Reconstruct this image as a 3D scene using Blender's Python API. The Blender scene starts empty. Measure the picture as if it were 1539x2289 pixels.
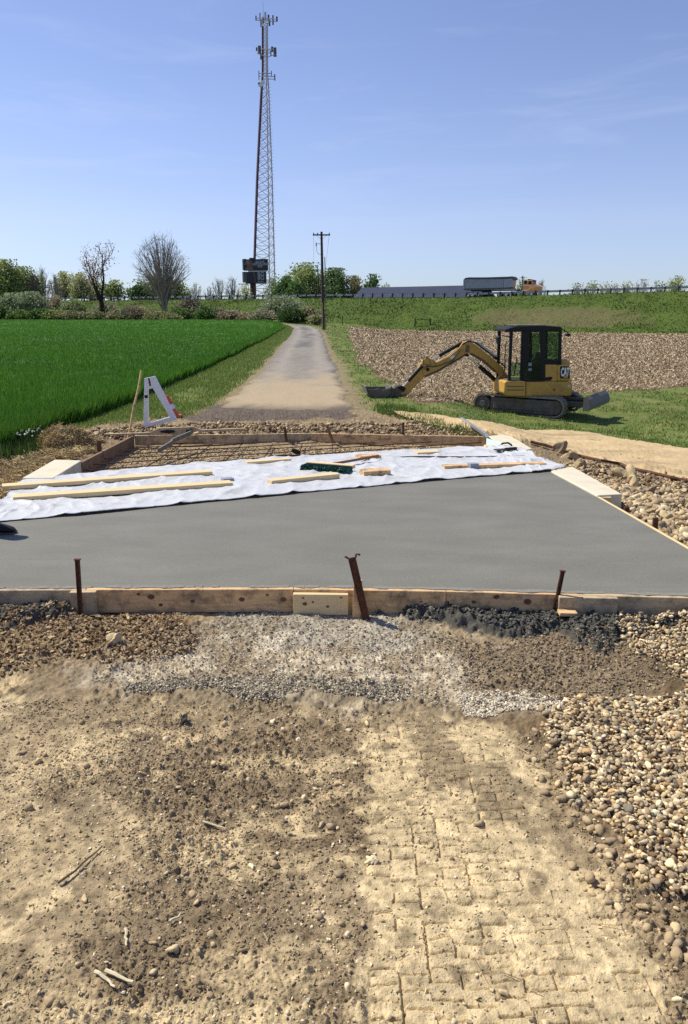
import bpy, bmesh, math, random
import numpy as np
from mathutils import Vector, Matrix
R = math.radians
rng = np.random.default_rng(7)
random.seed(7)
SC = bpy.context.scene
COL = SC.collection

# ------------------------------------------------------------------ camera model
F = 1653.0; CX = 769.5; CY = 1144.5; H = 1.6
PITCH = math.atan(444.0 / F)
cP, sP = math.cos(PITCH), math.sin(PITCH)

def ray(px, py):
    a = (px - CX) / F; b = (CY - py) / F
    return (a, cP + b * sP, -sP + b * cP)          # world direction (camera depth 1)

def at(px, py, Y):
    d = ray(px, py); k = Y / d[1]
    return Vector((d[0] * k, Y, H + d[2] * k))

# ------------------------------------------------------------------ noise
def _hash(ix, iy, seed):
    h = (ix.astype(np.int64) * 374761393 + iy.astype(np.int64) * 668265263 + seed * 974634777) & 0xffffffff
    h = ((h ^ (h >> 13)) * 1274126177) & 0xffffffff
    h = (h ^ (h >> 16)) & 0xffffff
    return h.astype(np.float64) / 16777216.0

def vn(x, y, seed=0):
    xi = np.floor(x); yi = np.floor(y); fx = x - xi; fy = y - yi
    ux = fx * fx * (3 - 2 * fx); uy = fy * fy * (3 - 2 * fy)
    a = _hash(xi, yi, seed); b = _hash(xi + 1, yi, seed); c = _hash(xi, yi + 1, seed); d = _hash(xi + 1, yi + 1, seed)
    return (a * (1 - ux) + b * ux) * (1 - uy) + (c * (1 - ux) + d * ux) * uy

def fbm(x, y, octv=4, seed=0, gain=.5):
    s = 0; a = 1; t = 0
    for i in range(octv):
        s = s + a * vn(x * 2 ** i + 17.3 * i, y * 2 ** i - 9.1 * i, seed + i); t += a; a *= gain
    return s / t

def cells(x, y, seed=0):
    """returns F1, F2 and a random per cell"""
    xi = np.floor(x); yi = np.floor(y)
    f1 = np.full(x.shape, 9.0); f2 = np.full(x.shape, 9.0); rid = np.zeros(x.shape)
    for dx in (-1, 0, 1):
        for dy in (-1, 0, 1):
            cx = xi + dx; cy = yi + dy
            jx = _hash(cx, cy, seed); jy = _hash(cx, cy, seed + 5)
            d = np.hypot(cx + jx - x, cy + jy - y)
            r = _hash(cx, cy, seed + 9)
            near = d < f1
            f2 = np.where(near, f1, np.minimum(f2, d)); rid = np.where(near, r, rid); f1 = np.where(near, d, f1)
    return f1, f2, rid

def sstep(a, b, x):
    t = np.clip((x - a) / (b - a), 0, 1); return t * t * (3 - 2 * t)

# ------------------------------------------------------------------ terrain
TY = np.array([-60, -5, 3.9, 5, 8, 11.3, 12.5, 14, 18, 30, 60, 91, 110, 135, 200, 900.])
TX = np.array([-60, -12, -4.6, -3.3, 2.45, 4.2, 7, 14.])
TZ = np.array([
 [0, 0, 0, 0, 0, -.05, -.1, -.1],
 [0, 0, 0, 0, 0, -.05, -.1, -.1],
 [-.1, -.1, -.08, -.05, -.05, -.12, -.25, -.3],
 [-.2, -.2, -.12, -.12, -.10, -.22, -.40, -.5],
 [-.3, -.28, -.2, -.26, -.26, -.46, -.64, -.7],
 [-.35, -.35, -.32, -.41, -.41, -.66, -.74, -.8],
 [-.36, -.36, -.34, -.30, -.38, -.68, -.8, -.88],
 [-.4, -.4, -.38, -.38, -.50, -.76, -.92, -1.0],
 [-.45, -.45, -.45, -.53, -.60, -.98, -1.16, -1.16],
 [-.4, -.4, -.48, -.55, -.6, -1.04, -1.2, -1.18],
 [-.15, -.2, -.38, -.4, -.55, -.85, -1.1, -1.15],
 [.15, .1, -.12, -.2, -.28, -.6, -.95, -1.05],
 [.45, .4, .1, 0, -.1, -.4, -.75, -.95],
 [.6, .5, .2, .1, 0, -.3, -.6, -.95],
 [.3, .2, .1, 0, 0, -.2, -.4, -.7],
 [0, 0, 0, 0, 0, 0, 0, 0.]])

def zroad(X, Y):
    t = .894 * X - .449 * Y
    return np.interp(t, [-400, -60, -41, -4, 60], [4.3, 4.22, 4.1, 4.75, 5.2])

def hbase(X, Y):
    X = np.asarray(X, float); Y = np.asarray(Y, float)
    iy = np.clip(np.searchsorted(TY, Y) - 1, 0, len(TY) - 2); ix = np.clip(np.searchsorted(TX, X) - 1, 0, len(TX) - 2)
    fy = np.clip((Y - TY[iy]) / (TY[iy + 1] - TY[iy]), 0, 1); fx = np.clip((X - TX[ix]) / (TX[ix + 1] - TX[ix]), 0, 1)
    fx = fx * fx * (3 - 2 * fx)
    z = (TZ[iy, ix] * (1 - fx) + TZ[iy, ix + 1] * fx) * (1 - fy) + (TZ[iy + 1, ix] * (1 - fx) + TZ[iy + 1, ix + 1] * fx) * fy
    z = z + (fbm(X * .15, Y * .15, 3, 40) - .5) * .12 * sstep(14, 30, Y)
    # highway embankment
    p = .449 * X + .894 * Y
    up = sstep(109.0, 123.6, p); dn = 1 - sstep(139, 156, p)
    up = .35 * up + .65 * np.clip((p - 109.6) / 12.9, 0, 1)
    z = z + (zroad(X, Y) - z) * np.clip(up, 0, 1) * dn
    z = z + (fbm(X * .35, Y * .35, 3, 41) - .5) * .5 * sstep(110, 113, p) * (1 - sstep(119, 122.5, p))
    return z

_K = .3 * 1.004 ** np.arange(1960)
def hit(px, py, h=hbase, off=0.0):
    d = ray(px, py)
    g_ = H + d[2] * _K - np.asarray(h(d[0] * _K, d[1] * _K)) - off
    i = np.argmax(g_ < 0)
    if not (g_ < 0).any(): k = _K[-1]
    elif i == 0: k = _K[0]
    else:
        k = _K[i - 1] + (_K[i] - _K[i - 1]) * g_[i - 1] / (g_[i - 1] - g_[i])
    return Vector((d[0] * k, d[1] * k, H + d[2] * k))

def zdeck(Y): return .09 - .044 * (Y - 3.95)
def dk(px, py, off=0.0):
    d = ray(px, py)
    # H + d2 k = .09 -.044 (d1 k -3.95) + off
    k = (H - .09 - .044 * 3.95 - off) / (-d[2] - .044 * d[1])
    return Vector((d[0] * k, d[1] * k, H + d[2] * k))

def W(pts): return np.array([[*hit(*p)][:2] for p in pts])

def sdf(poly, X, Y):
    """signed distance, positive inside"""
    n = len(poly); d = np.full(X.shape, 1e9); inside = np.zeros(X.shape, bool)
    for i in range(n):
        ax, ay = poly[i]; bx, by = poly[(i + 1) % n]
        ex, ey = bx - ax, by - ay; wx, wy = X - ax, Y - ay
        t = np.clip((wx * ex + wy * ey) / (ex * ex + ey * ey + 1e-12), 0, 1)
        d = np.minimum(d, np.hypot(wx - ex * t, wy - ey * t))
        c = ((ay > Y) != (by > Y)) & (X < (bx - ax) * (Y - ay) / (by - ay + 1e-12) + ax)
        inside ^= c
    return np.where(inside, d, -d)

def zone(pxpoly, world=None):
    poly = np.array(world) if world is not None else W(pxpoly)
    lo = poly.min(0); hi = poly.max(0)
    def f(X, Y, soft=.05, rag=.12, sc=4.0, seed=1):
        out = np.zeros(X.shape)
        m = (X > lo[0] - rag - soft) & (X < hi[0] + rag + soft) & (Y > lo[1] - rag - soft) & (Y < hi[1] + rag + soft)
        if m.any():
            x, y = X[m], Y[m]
            s = sdf(poly, x, y) + (fbm(x * sc, y * sc, 4, seed) - .5) * 2.4 * rag
            if y.min() < 20: s = s + (fbm(x * 22, y * 22, 3, seed + 7) - .5) * (.10 + .5 * rag) * sstep(20, 6, y)
            out[m] = sstep(-soft * .6, soft * .6, s)
        return out
    f.poly = poly; return f

Z = {}
Z['tread'] = zone([(806, 2420), (806, 1980), (845, 1900), (812, 1700), (822, 1600), (1000, 1590), (1170, 1640), (1230, 1760), (1290, 1900), (1370, 2000), (1450, 2150), (1500, 2300), (1520, 2420)])
Z['tanL'] = zone([(-300, 1740), (140, 1770), (300, 1840), (240, 1900), (240, 2000), (110, 2060), (80, 2120), (-300, 2130)])
Z['tan2'] = zone([(420, 2170), (560, 2120), (760, 2100), (770, 2180), (680, 2420), (400, 2420)])
Z['tan3'] = zone([(540, 1830), (680, 1815), (690, 1842), (560, 1848)])
Z['tan4'] = zone([(-300, 1555), (260, 1560), (620, 1575), (800, 1570), (780, 1600), (560, 1640), (420, 1610), (250, 1640), (120, 1700), (-300, 1720)])
Z['tan5'] = zone([(560, 1950), (800, 1985), (800, 2060), (640, 2040), (540, 1990)])
Z['tan6'] = zone([(0, 2180), (300, 2200), (330, 2420), (-200, 2420), (-200, 2200)])
Z['gravL'] = zone([(-500, 1382), (400, 1380), (440, 1430), (350, 1500), (160, 1492), (-500, 1540)])
Z['white'] = zone([(180, 1500), (300, 1440), (460, 1400), (520, 1366), (960, 1372), (1040, 1440), (1070, 1520), (1010, 1590), (760, 1555), (480, 1535), (220, 1535)])
Z['blue'] = zone([(430, 1364), (830, 1366), (1000, 1400), (1040, 1450), (840, 1470), (690, 1440), (500, 1400)])
Z['crush'] = zone([(220, 1538), (420, 1512), (860, 1535), (940, 1568), (700, 1572), (500, 1570), (240, 1558)])
Z['chalk'] = zone([(1000, 1560), (1150, 1552), (1300, 1598), (1400, 1636), (1390, 1662), (1210, 1618), (1050, 1590)])
Z['spillL'] = zone([(-600, 1358), (175, 1360), (160, 1388), (60, 1408), (-600, 1400)])
Z['spillR'] = zone([(826, 1362), (1700, 1352), (2100, 1362), (2100, 1400), (1460, 1415), (1340, 1450), (1250, 1405), (1150, 1425), (950, 1385)])
Z['darkR'] = zone([(1010, 1430), (1400, 1420), (1560, 1440), (1800, 1500), (1560, 1560), (1300, 1590), (1180, 1600), (1060, 1560)])
Z['river'] = zone([(1160, 1628), (1290, 1596), (1539, 1550), (2300, 1500), (2600, 2000), (1539, 2030), (1430, 1975), (1335, 1860), (1270, 1770), (1300, 1720), (1180, 1660)])
Z['river2'] = zone([(1380, 1425), (1539, 1395), (1900, 1380), (2100, 1480), (1539, 1570), (1440, 1490)])
Z['wet'] = zone([(478, 905), (560, 902), (640, 900), (790, 912), (800, 932), (660, 940), (560, 942), (440, 945), (420, 930)])
Z['bed'] = zone(None, [(-3.3, 4.1), (2.5, 4.1), (2.35, 11.45), (-3.3, 11.45)])
Z['cut'] = zone(None, [(-6.5, 3.2), (-3.2, 3.6), (-3.3, 11.6), (2.3, 11.6), (2.45, 3.9), (9, 3.0), (8.5, 7), (5.4, 9.5), (4.2, 11.6), (2.2, 14.5), (1.4, 16.6), (-3.2, 16.6), (-4.6, 13.5), (-4.7, 11.3)])
Z['rocksR'] = zone([(1200, 1010), (1260, 1020), (1400, 1060), (1539, 1105), (1900, 1200), (1900, 1330), (1539, 1235), (1400, 1140), (1330, 1100), (1250, 1060)])
Z['bare'] = zone([(1100, 720), (1180, 690), (1290, 700), (1330, 722), (1300, 745), (1150, 745)])

ROADC = lambda Y: np.interp(Y, [12, 18, 30, 50, 70, 88, 98, 104], [-1.15, -1.35, -1.75, -2.6, -3.4, -4.3, -5.6, -8.5])
ROADW = lambda Y: np.interp(Y, [12, 18, 30, 60, 100], [1.7, 1.58, 1.45, 1.45, 1.5])
def road_mask(X, Y, extra=0.0):
    d = ROADW(Y) + extra - np.abs(X - ROADC(Y))
    return d
WHEAT_X = lambda Y: np.interp(Y, [0, 10, 14, 24, 50, 88, 100, 110], [-4.75, -4.85, -4.9, -5.2, -5.85, -6.9, -8.2, -11])
WHEAT_FAR = 112.0
STUB = zone([(778, 733), (790, 770), (808, 810), (850, 850), (905, 884), (960, 902), (1080, 906), (1200, 895), (1300, 880), (1400, 872), (1539, 866), (1900, 850), (4000, 800), (4000, 752), (1539, 746), (1250, 744), (1100, 734), (950, 728)])

_tk = [((870, 921), (925, 948)), ((960, 928), (1040, 962)), ((1080, 950), (1150, 985)), ((1240, 962), (1290, 1015)), ((1400, 984), (1400, 1043)), ((1539, 1005), (1539, 1072)), ((1900, 1060), (1800, 1160))]
TK_A = np.array([[*hit(*a)][:2] for a, b in _tk]); TK_B = np.array([[*hit(*b)][:2] for a, b in _tk])
TRACK = zone(None, list(map(tuple, TK_A)) + list(map(tuple, TK_B[::-1])))

def detail(X, Y):
    """fine relief of the worked ground, metres"""
    X = np.asarray(X, float); Y = np.asarray(Y, float); sh = X.shape
    X = X.ravel(); Y = Y.ravel()
    z = np.zeros(X.shape)
    n = (Y < 18) & (Y > -1) & (np.abs(X) < 14)
    if not n.any(): return z.reshape(sh)
    x, y = X[n], Y[n]
    tr = np.maximum.reduce([Z['tread'](x, y, .03, .05, 9), .85 * Z['tanL'](x, y, .1, .25), .7 * Z['tan2'](x, y, .1, .2), .8 * Z['tan4'](x, y, .06, .12), .6 * Z['tan5'](x, y, .06, .15), Z['tan3'](x, y), .5 * Z['tan6'](x, y, .1, .2)])
    roughm = fbm(x * 2.3, y * 2.3, 3, 12)
    tr = tr * (1 - np.maximum(Z['crush'](x, y, .2, .1), Z['chalk'](x, y, .2, .1)))
    tr = tr * .88
    soft = tr * (1 - .6 * sstep(.55, .7, fbm(x * 5, y * 5, 3, 15)))
    clod = 1 - soft
    f1, f2, rid = cells(x * 26, y * 26, 3)
    big = np.maximum(0, .42 - f1) * (rid > .55) * (.3 + rid)
    g1, g2, rid2 = cells(x * 62, y * 62, 8)
    small = np.maximum(0, .5 - g1) * (.3 + .7 * rid2)
    q = (fbm(x * 1.3, y * 2.0, 3, 21) - .5) * .035 + (fbm(x * 6, y * 6, 4, 22) - .5) * (.006 + .022 * clod) + clod * (fbm(x * 28, y * 28, 3, 24) - .5) * .016
    q = q + clod * (big * .026 + small * .014) * (.4 + 1.2 * sstep(.35, .65, roughm))
    q = q + (fbm(x * 90, y * 90, 2, 29) - .5) * .0018
    # tyre lug prints in the compacted lane
    tm = Z['tread'](x, y, .05, .03, 9)
    for (xa, xb, ox) in ((.06, .62, 0.0), (.68, 1.30, .4)):
        lane = (1 - .55 * sstep(2.3, 3.2, y)) * sstep(xa, xa + .02, x) * (1 - sstep(xb - .02, xb, x)) * tm
        wx = x + (fbm(x * 7, y * 5, 3, 31) - .5) * .018; wy = y + (fbm(x * 14, y * 8, 3, 32) - .5) * .022
        cc = (wx - xa) / .078; ci = np.floor(cc); fx = cc - ci
        rr = wy / .047 + _hash(ci, ci * 0, 80) + ox; ri = np.floor(rr); fy = rr - ri
        have = (_hash(ci, ri, 77) > .3)
        keep = sstep(.36, .50, fbm(x * 2.6, y * 2.0, 4, 33))
        gy = np.exp(-((fy - .10) / .075) ** 2) * have * (.45 + .75 * _hash(ci, ri, 78))
        gx = np.exp(-((fx - .10) / .055) ** 2) * (_hash(ci, ri, 79) > .66) * .8
        q = q - lane * keep * (np.maximum(gy, gx) * .014 - .006 * fy * have)
    # the loose soil stands proud of the rolled lane
    xe = x + (fbm(x * 0 + 2, y * 9, 4, 46) - .5) * .035
    q = q + .013 * sstep(.35, .6, fbm(x * 0, y * 2.2, 3, 47)) * (1 - sstep(.035, .07, xe)) * sstep(-.5, -.05, x) * sstep(1.0, 1.3, y) * (1 - sstep(3.0, 3.2, y))
    # ridges and heaps
    q = q + .018 * Z['crush'](x, y, .12, .08) + .02 * Z['chalk'](x, y, .12, .06) + .025 * Z['gravL'](x, y, .2, .1)
    q = q + (.015 + .03 * fbm(x * 9, y * 9, 3, 51)) * np.maximum(Z['spillL'](x, y, .12, .06, 9), Z['spillR'](x, y, .12, .06, 9))
    sp = np.maximum(Z['spillL'](x, y, .04, .06, 9), Z['spillR'](x, y, .04, .06, 9))
    s1, s2, sr = cells(x * 22, y * 22, 61)
    q = q + sp * (.035 * np.sqrt(np.maximum(0, .6 - s1)) * sr + .022 * fbm(x * 30, y * 30, 4, 63))
    q = q + .035 * Z['river'](x, y, .2, .1) + .03 * Z['river2'](x, y, .2, .1) + .015 * (fbm(x * 3, y * 3, 3, 71) - .5) * Z['river'](x, y, .2, .1)
    # heap behind the far form, rough diggings beside the deck
    heap = np.exp(-((y - 12.2 - .1 * np.sin(x * 2)) / .5) ** 2) * sstep(-3.0, -2.2, x) * (1 - sstep(.8, 1.9, x))
    q = q + heap * (.04 + .09 * fbm(x * 3, y * 3, 3, 55))
    cutm = Z['cut'](x, y, .2, .2) * (1 - Z['bed'](x, y, .03, .01)) * sstep(3.9, 4.4, y)
    q = q + cutm * ((fbm(x * 2.2, y * 2.2, 4, 56) - .5) * .16 + big * .05)
    bedm = Z['bed'](x, y, .03, .01)
    q = q * (1 - .7 * bedm)
    q = q - .22 * sstep(4.05, 4.25, y) * (1 - sstep(7.0, 7.6, y)) * bedm
    z[n] = q * (1 - sstep(15, 18, y)) 
    return z.reshape(sh)

def hg(X, Y): return hbase(X, Y) + detail(X, Y)
def hg1(x, y): return float(hg(np.array([x]), np.array([y]))[0])

# ------------------------------------------------------------------ materials
def newmat(name):
    m = bpy.data.materials.new(name); m.use_nodes = True; nt = m.node_tree
    b = nt.nodes['Principled BSDF']; return m, nt, b

def mat(name, col=(.5, .5, .5), rough=.7, metal=0.0, var=.15, scale=6.0, bump=0.0, bscale=40.0, dirt=None, dirt_amt=.5, dscale=3.0, vcol=False, spec=.5, stretch=None, alpha=None, trans=0.0, coat=0.0):
    m, nt, b = newmat(name); N = nt.nodes; L = nt.links
    b.inputs['Roughness'].default_value = rough; b.inputs['Metallic'].default_value = metal
    b.inputs['Specular IOR Level'].default_value = spec
    if coat: b.inputs['Coat Weight'].default_value = coat
    tc = N.new('ShaderNodeTexCoord'); co = tc.outputs['Object']
    if stretch:
        mp = N.new('ShaderNodeMapping'); mp.inputs['Scale'].default_value = stretch; L.new(co, mp.inputs['Vector']); co = mp.outputs[0]
    if vcol:
        at_ = N.new('ShaderNodeAttribute'); at_.attribute_name = 'Col'; src = at_.outputs['Color']
    else:
        rg = N.new('ShaderNodeRGB'); rg.outputs[0].default_value = (*col, 1); src = rg.outputs[0]
    if var:
        nz = N.new('ShaderNodeTexNoise'); nz.inputs['Scale'].default_value = scale; nz.inputs['Detail'].default_value = 6; nz.inputs['Roughness'].default_value = .65
        L.new(co, nz.inputs['Vector'])
        mr = N.new('ShaderNodeMapRange'); mr.inputs['From Min'].default_value = .25; mr.inputs['From Max'].default_value = .75
        mr.inputs['To Min'].default_value = 1 - var; mr.inputs['To Max'].default_value = 1 + var
        L.new(nz.outputs['Fac'], mr.inputs['Value'])
        mx = N.new('ShaderNodeVectorMath'); mx.operation = 'MULTIPLY'
        L.new(src, mx.inputs[0]); L.new(mr.outputs[0], mx.inputs[1]); src = mx.outputs[0]
    if dirt:
        n2 = N.new('ShaderNodeTexNoise'); n2.inputs['Scale'].default_value = dscale; n2.inputs['Detail'].default_value = 8; n2.inputs['Roughness'].default_value = .7
        L.new(tc.outputs['Object'], n2.inputs['Vector'])
        m2 = N.new('ShaderNodeMapRange'); m2.inputs['From Min'].default_value = .48; m2.inputs['From Max'].default_value = .66
        m2.inputs['To Max'].default_value = dirt_amt; L.new(n2.outputs['Fac'], m2.inputs['Value'])
        mm = N.new('ShaderNodeMix'); mm.data_type = 'RGBA'; L.new(m2.outputs[0], mm.inputs[0]); L.new(src, mm.inputs[6]); mm.inputs[7].default_value = (*dirt, 1)
        src = mm.outputs[2]
    L.new(src, b.inputs['Base Color'])
    if bump:
        bn = N.new('ShaderNodeTexNoise'); bn.inputs['Scale'].default_value = bscale; bn.inputs['Detail'].default_value = 5
        L.new(co, bn.inputs['Vector'])
        bp = N.new('ShaderNodeBump'); bp.inputs['Strength'].default_value = bump; bp.inputs['Distance'].default_value = .01
        L.new(bn.outputs['Fac'], bp.inputs['Height']); L.new(bp.outputs[0], b.inputs['Normal'])
    if trans: b.inputs['Transmission Weight'].default_value = trans
    if alpha is not None: b.inputs['Alpha'].default_value = alpha
    return m

def leafmat(name, vcol=True, translucent=.35, rough=.6):
    m, nt, b = newmat(name); N = nt.nodes; L = nt.links
    a = N.new('ShaderNodeAttribute'); a.attribute_name = 'Col'
    L.new(a.outputs['Color'], b.inputs['Base Color']); b.inputs['Roughness'].default_value = rough; b.inputs['Specular IOR Level'].default_value = .25
    t = N.new('ShaderNodeBsdfTranslucent'); L.new(a.outputs['Color'], t.inputs['Color'])
    mx = N.new('ShaderNodeMixShader'); mx.inputs[0].default_value = translucent
    L.new(b.outputs[0], mx.inputs[1]); L.new(t.outputs[0], mx.inputs[2]); L.new(mx.outputs[0], N['Material Output'].inputs['Surface'])
    return m

M = {}
M['soil'] = mat('soil', vcol=True, rough=.95, var=.22, scale=70, bump=.55, bscale=170, spec=.15)
M['stone'] = mat('stone', vcol=True, rough=.8, var=.2, scale=60, bump=.25, bscale=120, spec=.3)
M['leaf'] = leafmat('leaf'); M['grass'] = leafmat('grass_blade', translucent=.3)
M['straw'] = mat('straw', vcol=True, rough=.8, var=.1)
M['bark'] = mat('bark', vcol=True, rough=.95, var=.25, scale=3)
M['road'] = mat('road_gravel', vcol=True, rough=.92, var=.2, scale=14, bump=.4, bscale=60, spec=.2)
M['wood_new'] = mat('new_lumber', (.66, .50, .27), .7, var=.14, scale=5, stretch=(1, 14, 14), bump=.1, bscale=40)
M['wood_form'] = mat('form_lumber', (.62, .40, .20), .8, var=.34, scale=4, stretch=(1, 14, 10), bump=.2, bscale=30, dirt=(.09, .075, .06), dirt_amt=.75, dscale=9)
M['wood_dirty'] = mat('mud_stained_lumber', (.50, .38, .23), .85, var=.25, scale=4, stretch=(1, 12, 10), bump=.25, bscale=30, dirt=(.10, .095, .08), dirt_amt=.85, dscale=6)
M['wood_dark'] = mat('weathered_lumber', (.22, .13, .07), .85, var=.3, scale=4, stretch=(2, 2, 12), bump=.25, bscale=30, dirt=(.05, .04, .03), dirt_amt=.6, dscale=6)
M['wood_red'] = mat('brown_lumber', (.22, .10, .055), .7, var=.2, scale=6, stretch=(1, 10, 10))
M['rust'] = mat('rusty_steel', (.13, .055, .03), .8, metal=.3, var=.4, scale=25, bump=.4, bscale=60, dirt=(.03, .018, .014), dirt_amt=.8, dscale=14)
M['rebar'] = mat('rebar_steel', (.075, .042, .028), .75, metal=.4, var=.35, scale=30)
M['conc_old'] = mat('cured_concrete', (.60, .545, .42), .85, var=.12, scale=8, bump=.2, bscale=50, dirt=(.38, .33, .24), dirt_amt=.5, dscale=4)
M['conc_shade'] = mat('formed_concrete', (.40, .385, .35), .85, var=.15, scale=8, bump=.2, bscale=50)
M['plastic'] = None
M['yellow'] = mat('machine_yellow', (.56, .31, .05), .5, var=.2, scale=5, dirt=(.20, .13, .06), dirt_amt=.7, dscale=5, coat=.15)
M['black'] = mat('black_paint', (.012, .012, .013), .55, var=.2, scale=4, spec=.25)
M['blackrub'] = mat('black_rubber', (.03, .028, .026), .8, var=.3, scale=8, dirt=(.17, .14, .10), dirt_amt=.6, dscale=6)
M['trackm'] = mat('dusty_rubber_track', (.22, .19, .145), .9, var=.3, scale=9, bump=.3, bscale=40, dirt=(.30, .25, .18), dirt_amt=.6, dscale=5)
M['undercar'] = mat('dusty_undercarriage', (.12, .10, .075), .8, var=.3, scale=5, dirt=(.17, .14, .10), dirt_amt=.6, dscale=5)
M['steelw'] = mat('worn_steel', (.155, .15, .13), .75, metal=.15, var=.25, scale=6, dirt=(.16, .125, .09), dirt_amt=.6, dscale=4)
M['chrome'] = mat('chrome_rod', (.7, .7, .7), .2, metal=1, var=.05)
M['alu'] = mat('aluminium', (.62, .63, .64), .35, metal=.9, var=.1, scale=10)
M['galv'] = mat('galvanised_steel', (.50, .51, .52), .5, metal=.5, var=.12, scale=2)
M['towerm'] = mat('tower_steel', (.48, .43, .45), .6, metal=.3, var=.15, scale=.3)
M['towerd'] = mat('tower_cable', (.09, .03, .045), .7, var=.2, scale=.5)
M['white'] = mat('white_plastic', (.80, .80, .82), .5, var=.06, scale=5)
M['orange'] = mat('orange_plastic', (.75, .10, .03), .5, var=.1, scale=5)
M['red'] = mat('red_marking', (.55, .03, .02), .5, var=.1)
M['green_br'] = mat('green_bristle', (.006, .07, .045), .7, var=.5, scale=30, stretch=(8, 1, 1))
M['polewood'] = mat('creosote_pole', (.055, .04, .035), .9, var=.3, scale=3, stretch=(3, 3, .5))
M['postwood'] = mat('dark_post', (.05, .04, .032), .9, var=.3, scale=3)
M['foam'] = mat('pale_blue_foam', (.52, .72, .66), .8, var=.05)
M['roofb'] = mat('slate_blue_roof', (.045, .055, .09), .85, spec=.1, var=.12, scale=.3)
M['wallw'] = mat('pale_siding', (.5, .5, .5), .7, var=.1)
M['trailer'] = mat('ribbed_trailer_metal', (.36, .40, .41), .6, metal=.1, var=.15, scale=1.2, dirt=(.16, .13, .1), dirt_amt=.5, dscale=1.2)
M['tarp'] = mat('dark_tarp', (.07, .075, .09), .8, var=.3, scale=1.5)
M['truckor'] = mat('truck_orange', (.72, .30, .06), .4, var=.1, coat=.3)
M['greyp'] = mat('grey_block', (.25, .26, .32), .8, var=.15, scale=12)
M['board_dark'] = mat('billboard_navy', (.012, .013, .022), .5, var=.1, scale=.2)
M['skin_tone'] = mat('billboard_picture_brown', (.15, .085, .055), .6, var=.5, scale=.8)
M['asph'] = mat('highway_asphalt', (.09, .09, .09), .9, var=.15, scale=2)
M['mud'] = mat('clay', (.17, .12, .075), .95, var=.3, scale=9, bump=.6, bscale=30)
M['interior'] = mat('cab_interior', (.02, .022, .02), .8, var=.2)
M['letter'] = mat('white_lettering', (.8, .8, .8), .5, var=.02)
M['tyre'] = mat('tyre_rubber', (.025, .025, .025), .8, var=.2)

def glass(name, tint, fac):
    m, nt, b = newmat(name); N = nt.nodes; L = nt.links
    t = N.new('ShaderNodeBsdfTransparent'); t.inputs[0].default_value = (*tint, 1)
    b.inputs['Base Color'].default_value = (.02, .04, .03, 1); b.inputs['Roughness'].default_value = .05
    mx = N.new('ShaderNodeMixShader'); mx.inputs[0].default_value = fac
    L.new(b.outputs[0], mx.inputs[1]); L.new(t.outputs[0], mx.inputs[2]); L.new(mx.outputs[0], N['Material Output'].inputs['Surface'])
    return m
M['glass'] = glass('green_tinted_glass', (.62, .78, .66), .82)
M['glass_dk'] = glass('dark_tinted_glass', (.35, .42, .38), .6)

def plastic_mat():
    m, nt, b = newmat('white_poly_sheet'); N = nt.nodes; L = nt.links
    t1 = N.new('ShaderNodeTexCoord'); s1 = N.new('ShaderNodeTexNoise'); s1.inputs['Scale'].default_value = 2.6; s1.inputs['Detail'].default_value = 8; s1.inputs['Roughness'].default_value = .7; L.new(t1.outputs['Object'], s1.inputs['Vector'])
    k1 = N.new('ShaderNodeValToRGB'); k1.color_ramp.elements[0].position = .56; k1.color_ramp.elements[0].color = (.63, .64, .655, 1); k1.color_ramp.elements[1].position = .74; k1.color_ramp.elements[1].color = (.44, .42, .385, 1); L.new(s1.outputs['Fac'], k1.inputs[0]); L.new(k1.outputs[0], b.inputs['Base Color'])
    b.inputs['Roughness'].default_value = .38
    t = N.new('ShaderNodeBsdfTranslucent'); t.inputs[0].default_value = (.7, .7, .72, 1)
    mx = N.new('ShaderNodeMixShader'); mx.inputs[0].default_value = .15
    tc = N.new('ShaderNodeTexCoord'); nz = N.new('ShaderNodeTexNoise'); nz.inputs['Scale'].default_value = 9; nz.inputs['Detail'].default_value = 4; nz.inputs['Distortion'].default_value = 1.2
    L.new(tc.outputs['Object'], nz.inputs['Vector'])
    bp = N.new('ShaderNodeBump'); bp.inputs['Strength'].default_value = .5; bp.inputs['Distance'].default_value = .02
    L.new(nz.outputs['Fac'], bp.inputs['Height']); L.new(bp.outputs[0], b.inputs['Normal'])
    L.new(b.outputs[0], mx.inputs[1]); L.new(t.outputs[0], mx.inputs[2]); L.new(mx.outputs[0], N['Material Output'].inputs['Surface'])
    return m
M['plastic'] = plastic_mat()

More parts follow.
